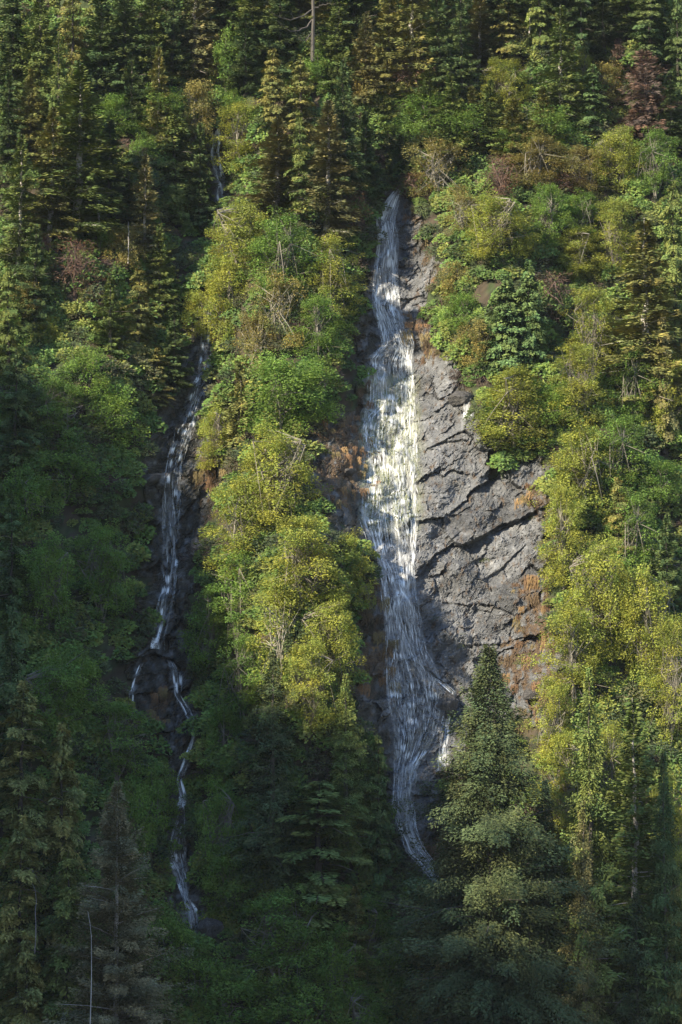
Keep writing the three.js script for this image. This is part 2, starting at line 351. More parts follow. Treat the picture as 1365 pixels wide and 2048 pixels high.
// ------------------------------------------------------------------ water
const waterMat = new THREE.MeshPhysicalMaterial({ color: rgb(0.86, 0.9, 0.93), vertexColors: true, roughness: 0.35 });
const surfaceZ = (x, y) => { let r = -9; for (let k = 0; k < 3; k++) r = Math.max(r, rockAt[k](x, y)); return r > -0.9 ? Math.max(rockZ(x, y, r), land(x, y) - 0.6) : land(x, y) + 0.1; };
function envelope(L, y) {                                          // centre and half-width of the stream at a height
  for (let k = 0; k + 1 < L.length; k++) if (y <= L[k][1] && y >= L[k + 1][1]) { const t = (L[k][1] - y) / (L[k][1] - L[k + 1][1]); return [lerp(L[k][0], L[k + 1][0], t), lerp(L[k][2], L[k + 1][2], t)]; }
  return null;
}
function strands(L, count, seed, o = {}) {                         // cords of foam standing proud of the film
  const R = rng(seed + 500), S = new Soup(), cords = o.cords ?? 7, top = L[0][1], bottom = L[L.length - 1][1], st = 0.1, lane = lanes(cords, seed);
  for (let n = 0; n < count; n++) {
    let y = n < count * 0.1 ? top - R() * 0.3 : top - R() * (top - bottom - 0.5), e = envelope(L, y);
    if (!e) continue;
    const cord = Math.floor(R() * cords), off = (R() + R() + R() - 1.5) * 0.26;
    if (o.thins && R() < 0.6 * smooth(-o.thins[0], -o.thins[1], -y)) continue;
    if (R() > smooth(-0.2, 0.6, n2c(y * 0.17, cord * 7 + seed) + 0.35 * n2b(y * 0.8, cord * 3 + seed))) continue;
    let x = e[0] + (lane(cord, y) + off) * e[1], vx = 0, z = surfaceZ(x, y) + 0.05, prev = null;
    const life = (o.life ?? 2.6) * (0.2 + 1.4 * R() * R()), w0 = (o.wide ?? 0.012) * (0.4 + 1.3 * R() * R()), steps = Math.floor(life / st), ph = R() * 50;
    for (let k = 0; k < steps; k++) {
      e = envelope(L, y); if (!e) break;
      const zs = surfaceZ(x, y), gx = (surfaceZ(x + 0.15, y) - surfaceZ(x - 0.15, y)) / 0.3;
      vx = vx * 0.8 + clamp(-gx * 0.01, -0.006, 0.006) + (R() - 0.5) * 0.004 + 0.04 * (e[0] + (lane(cord, y) + off) * e[1] - x);
      x += vx; y -= st;
      z = Math.max(zs + 0.06, z + SLOPE * st * 0.35);
      const f = Math.min(1, k / 8, (steps - k) / 10), w = Math.max(0.003, w0 * f * (0.75 + 0.45 * n2b(ph, y * 0.9))), c = [1, 1, 1];
      const a = S.vert(x - w, y, z, c), b = S.vert(x, y, z + w * 0.5, c), d = S.vert(x + w, y, z, c);
      if (prev !== null) S.i.push(prev, a, b, prev, b, prev + 1, prev + 1, b, d, prev + 1, d, prev + 2);
      prev = a;
    }
  }
  return S.geometry();
}
function lanes(cords, seed) {                                      // where a cord of water runs across the stream, -1 to 1, at a height
  return (cord, y) => clamp((cord + 0.5) / cords * 2 - 1 + 0.42 * n2(y * 0.13, cord * 5 + seed) + 0.11 * n2b(y * 0.5, cord * 3 + seed), -0.9, 0.9);
}
function veilTexture(L, seed, o) {                                 // how thickly the falling film covers the rock: threads of foam
  const n = 1024, h = o.short ? 1024 : 2048, c = document.createElement('canvas'), R = rng(seed), cords = o.cords ?? 7, lane = lanes(cords, seed);
  c.width = n; c.height = h;
  const g = c.getContext('2d'), top = L[0][1], len = top - L[L.length - 1][1], per = h / len;      // pixels a metre down
  g.fillStyle = '#000'; g.fillRect(0, 0, n, h); g.lineCap = 'round';
  const thread = (u, y0, l, w, a, follow) => {
    g.strokeStyle = `rgba(255,255,255,${a})`; g.beginPath();
    const k = Math.max(3, Math.ceil(l / 0.35));
    for (let i = 0; i <= k; i++) { const y = y0 - l * i / k, x = ((follow < 0 ? u + 0.05 * n2b(y * 0.35, u * 9) : lane(follow, y) + u) * 0.5 + 0.5) * n; i ? g.lineTo(x, (top - y) * per) : g.moveTo(x, (top - y) * per); }
    const e = envelope(L, y0 - l / 2) ?? [0, 1]; g.lineWidth = w / (2 * e[1]) * n; g.stroke();
  };
  const wide = (y) => (envelope(L, clamp(y, L[L.length - 1][1] + 0.01, top - 0.01)) ?? [0, 0.5])[1], most = Math.max(...L.map((q) => q[2])), pick = () => { for (;;) { const y = top - R() * len; if (R() < wide(y) / most * thin(y)) return y; } };
  const thin = (y) => o.thins ? 1 - 0.38 * smooth(-o.thins[0], -o.thins[1], -y) : 1;
  const area = L.reduce((a, q, i) => i ? a + (L[i - 1][1] - q[1]) * (L[i - 1][2] + q[2]) : 0, 0), flow = o.flow ?? 1;
  for (let i = 0; i < 6 * area * flow; i++) { const y = pick(), u = R() * 2 - 1; thread(u, y, 0.5 + 2 * R(), 0.08 + 0.2 * R(), 0.02 + 0.06 * R(), -1); }      // soft sheets
  for (let s = 0; s < len * 0.8; s++) {                            // broken water where it strikes a step
    const y0 = pick(), u0 = R() * 1.6 - 0.8, half = 0.12 + 0.25 * R();
    for (let i = 0; i < 34; i++) { const u = u0 + (R() + R() - 1) * half; thread(u, y0 - 0.25 * R() - 0.3 * (u - u0) * (u - u0) / half, 0.02 + 0.16 * R() * R(), 0.015 + 0.05 * R(), 0.1 + 0.35 * R(), -1); }
  }
  const strong = (k, y) => smooth(-0.35, 0.5, n2c(y * 0.17, k * 7 + seed) + 0.35 * n2b(y * 0.8, k * 3 + seed));
  for (let i = 0; i < 26 * area * flow; i++) { const y = pick(), u = R() * 2 - 1; if (n2(u * 2.2 + seed, y * 0.25) + 0.5 * n2b(u * 6, y * 0.4) < -0.25) continue; thread(u, y, 0.3 + 1.8 * R() * R(), 0.01 + 0.03 * R(), 0.05 + 0.22 * R() * R(), -1); }
  for (let i = 0; i < 22 * area * flow; i++) { const k = Math.floor(R() * cords), y = pick(); if (R() > strong(k, y)) continue; thread((R() + R() + R() - 1.5) * 0.22, y, 0.2 + 1.6 * R() * R(), 0.01 + 0.03 * R(), 0.1 + 0.4 * R() * R(), k); }
  for (let i = 0; i < 34 * area * flow; i++) { const y = pick(), k = Math.floor(R() * cords), u = lane(k, y) + (R() + R() - 1) * 0.35; thread(u, y, 0.03 + 0.09 * R(), 0.02 + 0.05 * R(), 0.1 + 0.4 * R() * R(), -1); }   // splashes
  const t = new THREE.CanvasTexture(c); t.wrapS = t.wrapT = THREE.ClampToEdgeWrapping; t.magFilter = THREE.LinearFilter;
  return t;
}
function veil(L, scale = 1) {
  const p = [], uv = [], idx = [], top = L[0][1] - 0.05, bottom = L[L.length - 1][1] + 0.05, n = Math.round((top - bottom) / 0.14), m = 28;
  let zs = null;
  for (let j = 0; j <= n; j++) {
    const y = lerp(top, bottom, j / n), e = envelope(L, y), row = [];
    for (let i = 0; i <= m; i++) {
      const s = i / m * 2 - 1, x = e[0] + s * e[1] * scale;
      const z = Math.max(surfaceZ(x, y) + 0.05, zs ? zs[i] + SLOPE * 0.14 * 0.35 : -99);      // leaves the rock at an overhang and falls clear
      row.push(z); p.push(x, y, z); uv.push(i / m, 1 - (L[0][1] - y) / (L[0][1] - L[L.length - 1][1]));
    }
    zs = row;
    if (j) for (let i = 0; i < m; i++) { const a = (j - 1) * (m + 1) + i, b = a + m + 1; idx.push(a, b, b + 1, a, b + 1, a + 1); }
  }
  const g = new THREE.BufferGeometry();
  g.setAttribute('position', new THREE.Float32BufferAttribute(p, 3)); g.setAttribute('uv', new THREE.Float32BufferAttribute(uv, 2)); g.setIndex(idx); g.computeVertexNormals();
  return g;
}
function waterfall(L, label, count, seed, o = {}) {
  const t = new THREE.Group(); t.name = numbered('waterfall'); scene.add(t);
  tag(t, label, 'waterfall', o.group);
  tag(mesh('water_strands', strands(L, count, seed, o), waterMat, t), null, null, null, 'stuff');
  if (o.veil !== 0) mesh('water_veil', veil(L, 1), new THREE.MeshStandardMaterial({ color: rgb(0.87, 0.9, 0.93), roughness: 0.6, transparent: true, alphaMap: veilTexture(L, seed, o) }), t);
  return t;
}
waterfall(FALL_MAIN, 'tall white waterfall spreading over the grey rock face in the middle', 900, 71, { cords: 7, flow: 0.5, thins: [-4, -11] });
waterfall(FALL_LEFT, 'thin shaded waterfall in the dark gully left of the central alders', 30, 72, { cords: 3, wide: 0.006, flow: 0.24 });
waterfall(FALL_LOW, 'narrow twisting stream below the thin left waterfall, ending at a boulder', 100, 73, { cords: 3, life: 1.2, wide: 0.008, flow: 0.42 });
waterfall(FALL_TOP, 'short high cascade partly hidden by bright alders above the left waterfall', 30, 74, { cords: 2, short: 1, flow: 0.6 });
waterfall(trace([[933, 782, .2], [932, 800, .25], [936, 845, .45]]), 'small spout dripping over a ledge under the bushes right of the main falls', 14, 75, { wide: 0.008, life: 1.2, flow: 0.7, cords: 3, short: 1 });
waterfall(trace([[906, 1096, .3], [908, 1128, .35]]), 'tiny trickle falling from the overhang in the middle of the rock face', 8, 76, { wide: 0.008, life: 1, short: 1, cords: 4, veil: 0 });
waterfall(trace([[284, 1325, .15], [268, 1368, .2], [262, 1412, .22]]), 'faint trickle left of the mossy rock knob in the left gully', 6, 77, { cords: 2, flow: 0.35, wide: 0.009, life: 2.5, short: 1 });
waterfall(trace([[868, 1350, .3], [905, 1385, .3], [893, 1440, .4], [884, 1545, .5]]), 'side rivulet running down the blocks beside the big foreground spruce', 70, 78, { cords: 3, life: 1.8, wide: 0.01, flow: 0.6, short: 1 });

// ------------------------------------------------------------------ trees: each kind grown once (a few variants), then cloned
const V = (x, y, z) => new THREE.Vector3(x, y, z);
const woodMat = new THREE.MeshStandardMaterial({ vertexColors: true, roughness: 0.9 });
const leafMat = {};
function foliage(name, r, g, b, thr = 0.35) { leafMat[name] = new THREE.MeshPhysicalMaterial({ color: rgb(r, g, b), vertexColors: true, roughness: 0.85, transmission: thr, thickness: 0, specularIntensity: 0.15 }); }
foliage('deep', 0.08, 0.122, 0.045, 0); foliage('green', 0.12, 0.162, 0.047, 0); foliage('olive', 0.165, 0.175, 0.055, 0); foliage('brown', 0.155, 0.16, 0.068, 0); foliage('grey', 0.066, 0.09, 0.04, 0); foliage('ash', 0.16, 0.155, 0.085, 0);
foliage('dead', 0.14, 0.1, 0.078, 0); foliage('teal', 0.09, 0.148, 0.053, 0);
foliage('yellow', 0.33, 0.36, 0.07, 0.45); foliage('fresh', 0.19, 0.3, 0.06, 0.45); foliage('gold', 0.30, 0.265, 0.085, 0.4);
foliage('russet', 0.16, 0.095, 0.065, 0);

function conifer(seed, o) {
  const R = rng(seed), H = o.h, T = new Soup(), C = new Soup(), lean = (R() - 0.5) * 0.5;
  const trunkAt = (h) => V(lean * Math.sin(h / H * 2.2) + 0.08 * n2(seed, h * 0.4), h, 0.08 * n2b(seed, h * 0.4));
  const pts = [], rad = []; for (let k = 0; k <= 22; k++) { const h = H * k / 22; pts.push(trunkAt(h)); rad.push(Math.max(0.012, o.r * Math.pow(1 - k / 22, 0.8) + (k === 0 ? 0.06 : 0))); }
  T.tube(pts, rad, 7, o.bark, 0.35);
  const side = V(), dir = V(), q = V(), q0 = V(), hang = V(), lat = V();
  let h = H * o.from;
  while (h < H * 0.985) {
    const t = h / H, prof = o.profile(t), many = o.whorl * (0.6 + 0.8 * R());
    for (let b = 0; b < many; b++) {
      const az = R() * Math.PI * 2, gap = o.gap ? Math.abs(Math.atan2(Math.sin(az - Math.PI / 2), Math.cos(az - Math.PI / 2))) : 9;
      let L = o.reach * prof * (0.6 + 0.5 * R()) * (0.87 + 0.42 * n3(Math.cos(az) * 1.1 + seed, h * 0.55, Math.sin(az) * 1.1));
      if (gap < 0.36 && t < o.gapTop && R() < o.gap) L *= 0.3;
      if (L < 0.15) L = 0.15;
      const bare = R() < o.bare, tint = 0.8 + 0.4 * R(), warm = (R() - 0.4) * 0.3;
      const rise = lerp(o.low, o.high, t) + (R() - 0.5) * 0.6, droop = o.droop * (0.6 + 0.8 * R());
      q.copy(trunkAt(h + (R() - 0.5) * o.gapStep)); q0.copy(q);
      const ca = Math.cos(az), sa = Math.sin(az), steps = Math.max(2, Math.ceil(L / o.step)), limb = [q.clone()];
      for (let s = 1; s <= steps; s++) {
        const f = s / steps, el = rise - droop * f + o.tip * f * f, dl = L / steps;
        dir.set(ca * Math.cos(el), Math.sin(el), sa * Math.cos(el));
        q.addScaledVector(dir, dl); limb.push(q.clone());
        lat.set(-sa, 0, ca);
        if (f < o.clear) continue;
        const n = bare ? (R() < 0.4 ? 1 : 0) : o.sprays;
        for (let k = 0; k < n; k++) {
          const sgn = R() < 0.5 ? -1 : 1, sp = 0.35 + 0.75 * R();
          side.copy(lat).multiplyScalar(sgn * sp).addScaledVector(dir, 0.55 + 0.4 * R()); side.y += (R() - 0.5) * 0.5 - o.hang * R(); side.normalize();
          const wide = (1.05 - 0.72 * f) * Math.min(1, L / 1.2), off = R() * wide * o.fan;
          const len = o.leaf * (0.6 + 0.8 * R());
          hang.copy(q).addScaledVector(lat, sgn * off); hang.y -= off * (0.15 + o.hang * 0.6) * R() + (R() - 0.5) * o.puff - o.hang * 0.3 * R() * R(); hang.addScaledVector(dir, -R() * dl);
          const litTip = f > 0.65 && R() < o.tips, g = tint * (0.72 + 0.56 * R()) * (bare ? 0.9 : litTip ? 1.4 : 1);  // some outer sprays coloured paler: young growth, with lit branch tips painted in
          const nrm = V(ca * 0.9 + (R() - 0.5) * 1.3, 0.35 + R() * 0.6, sa * 0.9 + (R() - 0.5) * 1.3).cross(side).normalize();
          C.kite(hang, side, nrm, len, len * o.thin * (0.7 + 0.6 * R()), [g * (1 + warm + (litTip ? 0.1 : 0)), g, g * (1 - warm * 0.6)]);
        }
      }
      if (L > 0.5 && (bare || R() < o.twigs)) T.tube([limb[0], limb[Math.floor(limb.length / 2)], limb[limb.length - 1]], [0.012 + 0.016 * L, 0.01 + 0.008 * L, 0.006], 3, bare ? o.twig : o.bark, 0.2);
    }
    h += o.gapStep * (0.7 + 0.6 * R());
  }
  return { trunk: T.geometry(), crown: C.geometry(), h: H, w: o.width };
}
const GREYBARK = [0.11, 0.095, 0.085], PALE = [0.42, 0.39, 0.36], DARKBARK = [0.05, 0.04, 0.034];
const cone = (t) => Math.min(1, Math.pow(1 - t, 0.85) * 1.15) * (0.75 + 0.25 * Math.min(1, t * 6)), column = (t) => Math.min(1, Math.pow(1 - t, 0.6) * 1.05);
const SPRUCE = { tips: 0.25, h: 15, r: 0.2, from: 0.04, reach: 2.5, whorl: 5, gapStep: 0.3, low: -0.12, high: 0.55, droop: 0.45, tip: 0.35, puff: 0.35, step: 0.2, sprays: 17, hang: 0.5, fan: 0.6, leaf: 0.21, thin: 0.21, clear: 0.1, bare: 0.06, twigs: 0.25, bark: GREYBARK, twig: [0.2, 0.17, 0.15], profile: cone, width: 4.6 };
const HEMLOCK = { ...SPRUCE, tips: 0.45, reach: 2.9, low: 0.05, high: 0.45, droop: 0.85, tip: -0.1, hang: 0.6, whorl: 3.6, gapStep: 0.42, sprays: 19, fan: 0.75, profile: column, bark: DARKBARK, width: 5.4 };
const BIG = { ...SPRUCE, h: 22, r: 0.3, reach: 4.6, whorl: 5.5, gapStep: 0.34, step: 0.24, sprays: 16, leaf: 0.2, thin: 0.2, hang: 0.7, fan: 1.05, droop: 0.6, tip: 0.3, bare: 0.04, twigs: 0.1, puff: 0.6, width: 8.4 };
const HUGE = { ...BIG, h: 36, r: 0.42, twigs: 0.06, reach: 8.6, whorl: 7.5, gapStep: 0.4, sprays: 20, leaf: 0.22, fan: 1.35, puff: 1.1, bare: 0.02, hang: 0.8, profile: (t) => Math.min(1, Math.pow((1 - t) * 1.75, 0.95)), width: 16 };
const KINDS = {
  spruce: [conifer(101, SPRUCE), conifer(102, { ...SPRUCE, reach: 2.2, droop: 0.6, sprays: 15 }), conifer(103, { ...SPRUCE, h: 17, whorl: 4.4, gapStep: 0.36, tip: 0.15 }), conifer(104, { ...SPRUCE, h: 14, reach: 2.7, droop: 0.8, tip: 0.1, puff: 0.6, profile: column, width: 5.2 }), conifer(105, { ...SPRUCE, h: 16, whorl: 3.6, gapStep: 0.42, sprays: 20, hang: 0.8, puff: 0.5, profile: (t) => Math.min(1, (1 - t) * 1.9) * (0.7 + 0.3 * Math.abs(Math.sin(t * 9))) })],
  gappy: [conifer(111, { ...SPRUCE, h: 17, gap: 0.93, gapTop: 0.74, bark: PALE, from: 0.06, bare: 0.1, sprays: 15 }), conifer(112, { ...SPRUCE, h: 16, gap: 0.9, gapTop: 0.64, bark: PALE, from: 0.06, bare: 0.12, sprays: 15, droop: 0.65 })],
  hemlock: [conifer(121, HEMLOCK), conifer(122, { ...HEMLOCK, reach: 3.2, gapStep: 0.5, sprays: 21 }), conifer(123, { ...HEMLOCK, h: 13, droop: 1.05, whorl: 4 })],
  cedar: [conifer(131, { ...HEMLOCK, h: 9, reach: 2.3, low: 0.3, high: 0.7, droop: 0.9, hang: 0.9, leaf: 0.23, thin: 0.24, sprays: 26, whorl: 5, gapStep: 0.32, profile: column, width: 4 })],
  dead: [conifer(141, { ...SPRUCE, h: 11, reach: 3.3, bare: 0.2, sprays: 10, thin: 0.07, leaf: 0.4, profile: column, twigs: 0.8, bark: [0.16, 0.12, 0.1], twig: [0.16, 0.115, 0.095], width: 5.6 })],
  big: [conifer(151, BIG), conifer(152, { ...BIG, whorl: 4.8, droop: 0.8, hang: 0.9 })],
  huge: [conifer(155, HUGE)],
  fading: [conifer(161, { ...BIG, h: 26, reach: 6.8, bare: 0.06, sprays: 22, twigs: 0.1, thin: 0.17, whorl: 7, fan: 1.0, bark: PALE, gap: 0.75, gapTop: 0.85, twig: [0.17, 0.14, 0.12], low: 0.15, droop: 0.35, tip: 0.1, width: 12.6 })],
  sapling: [conifer(171, { ...SPRUCE, h: 6, r: 0.09, reach: 1.35, gapStep: 0.24, leaf: 0.2, sprays: 14, width: 2.6 })],
};
function broadleaf(seed, o) {
  const R = rng(seed), T = new Soup(), C = new Soup(), H = o.h, side = V(), dir = V(), p = V();
  const stems = [];
  for (let s = 0; s < o.stems; s++) {
    const az = R() * 6.28, out = o.w * 0.32 * (0.3 + R()), top = H * (0.6 + 0.3 * R()), pts = [];
    for (let k = 0; k <= 6; k++) { const f = k / 6; pts.push(V(Math.cos(az) * out * Math.pow(f, 1.3) + 0.15 * n2(seed + s, f * 3), top * f, Math.sin(az) * out * Math.pow(f, 1.3) + 0.15 * n2b(seed + s, f * 3))); }
    T.tube(pts, pts.map((_, k) => o.r * (1 - k / 7.5)), 5, o.bark, 0.3);
    stems.push(pts);
  }
  for (let n = 0; n < o.clumps; n++) {
    const az = R() * 6.28, u = Math.pow(R(), 0.6), y = H * (o.base + (1 - o.base) * R());
    const f = (y / H - o.base) / (1 - o.base), rad = o.w / 2 * Math.sqrt(Math.max(0.04, 1 - Math.pow(Math.abs(f - 0.38) / 0.66, 2))) * (0.8 + 0.3 * n2(Math.cos(az) * 1.5 + seed, Math.sin(az) * 1.5 + f * 2));
    const far = R() < 0.22 ? 1.15 + 0.25 * R() : 1, c = V(Math.cos(az) * rad * u * far, y * (R() < 0.1 ? 1.08 : 1), Math.sin(az) * rad * u * far);
    if (n3(c.x * 0.55 + seed, c.y * 0.55, c.z * 0.55) < -0.35) continue;
    const st = stems[Math.floor(R() * stems.length)], from = st[2 + Math.floor(R() * 5)];
    const mid = from.clone().lerp(c, 0.55); mid.y += 0.25 * (R() - 0.2);
    if (R() < o.twigs) T.tube([from, mid, c], [0.035, 0.022, 0.008], 3, o.bark, 0.2);
    const out = V(c.x, 0.35 * o.w, c.z).normalize(), size = o.size * (0.6 + 0.8 * R()), tint = 0.68 + 0.64 * R(), warm = (R() - 0.5) * 0.24;
    const leaves = Math.round(o.leaves * size * size / (o.size * o.size));
    for (let k = 0; k < leaves; k++) {
      const a = R() * 6.28, rr = Math.sqrt(R()) * size, h = 1.3 * size * (R() - 0.45) - 0.2 * rr * rr / size;
      p.set(c.x + Math.cos(a) * rr + out.x * 0.3 * rr, c.y + h, c.z + Math.sin(a) * rr + out.z * 0.3 * rr);
      dir.set(Math.cos(a) + out.x + (R() - 0.5) * 1.6, (R() - 0.65) * 1.1, Math.sin(a) + out.z + (R() - 0.5) * 1.6).normalize();
      side.set((R() - 0.5) * 1.5 + out.x * 0.7, 0.8, (R() - 0.5) * 1.5 + out.z * 0.7).cross(dir).normalize();
      const g = tint * (0.84 + 0.32 * R()), len = o.leaf * (0.65 + 0.7 * R());
      C.kite(p, dir, side, len, len * o.thin, [g * (1 + warm), g, g * (1 - warm)]);
    }
  }
  return { trunk: T.geometry(), crown: C.geometry(), h: H, w: o.w };
}
const ALDER = { h: 7, w: 5.5, stems: 5, r: 0.075, base: 0.08, clumps: 270, size: 0.46, leaves: 85, leaf: 0.13, thin: 0.38, twigs: 0.7, bark: [0.17, 0.155, 0.13] };
Object.assign(KINDS, {
  alder: [broadleaf(201, ALDER), broadleaf(202, { ...ALDER, clumps: 250, size: 0.5 }), broadleaf(203, { ...ALDER, h: 6, w: 6, base: 0.1 })],
  tall_alder: [broadleaf(211, { ...ALDER, h: 9, w: 5, clumps: 280, base: 0.08 }), broadleaf(212, { ...ALDER, h: 9.5, w: 5.4, clumps: 260, size: 0.5, base: 0.06 })],
  bush: [broadleaf(221, { ...ALDER, h: 3.6, w: 4.4, base: 0.1, clumps: 80, size: 0.5, leaves: 120, leaf: 0.125, twigs: 0.3, r: 0.03 }), broadleaf(222, { ...ALDER, h: 4, w: 4, base: 0.1, clumps: 75, size: 0.55, leaves: 125, leaf: 0.125, twigs: 0.3, r: 0.03 })],
  open_alder: [broadleaf(231, { ...ALDER, h: 6, w: 6, stems: 6, clumps: 95, size: 0.62, leaves: 110, twigs: 1, r: 0.045, bark: [0.26, 0.24, 0.2] })],
  bare: [broadleaf(241, { ...ALDER, h: 4, w: 4, base: 0.05, stems: 14, clumps: 150, size: 0.5, leaves: 34, leaf: 0.28, thin: 0.06, twigs: 1, r: 0.02, bark: [0.13, 0.085, 0.07] })],
});
function plant(kind, px, top, base, width, tone, label, o = {}) {
  const list = KINDS[kind], pick = o.pick ?? Math.abs(Math.round(px * 7 + top * 3)) % list.length, K = list[pick];
  const p = at(px, base, o.lift ?? 0), m = metresPerPixel(p), t = new THREE.Group(), h = (base - top) * m;
  t.name = numbered(o.name ?? { alder: 'alder_tree', tall_alder: 'alder_tree', open_alder: 'alder_tree', bush: 'bush', bare: 'bare_shrub', cedar: 'cedar_tree', hemlock: 'hemlock_tree', dead: 'dead_spruce_tree', sapling: 'young_spruce_tree' }[kind] ?? 'spruce_tree');
  p.y -= 0.15; t.position.copy(p);
  if (kind === 'spruce' || kind === 'gappy') width *= 1.18;
  t.scale.set(width * m / K.w, h / K.h, width * m / K.w);
  t.rotation.y = kind === 'gappy' || kind === 'fading' ? (hash(px, top, 5) - 0.5) * 0.5 : hash(px, top, 5) * 6.28;
  scene.add(t);
  mesh('trunk', K.trunk, woodMat, t);
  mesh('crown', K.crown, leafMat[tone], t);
  return tag(t, label, { bush: 'bush', bare: 'shrub' }[kind] ?? 'tree', o.group);
}

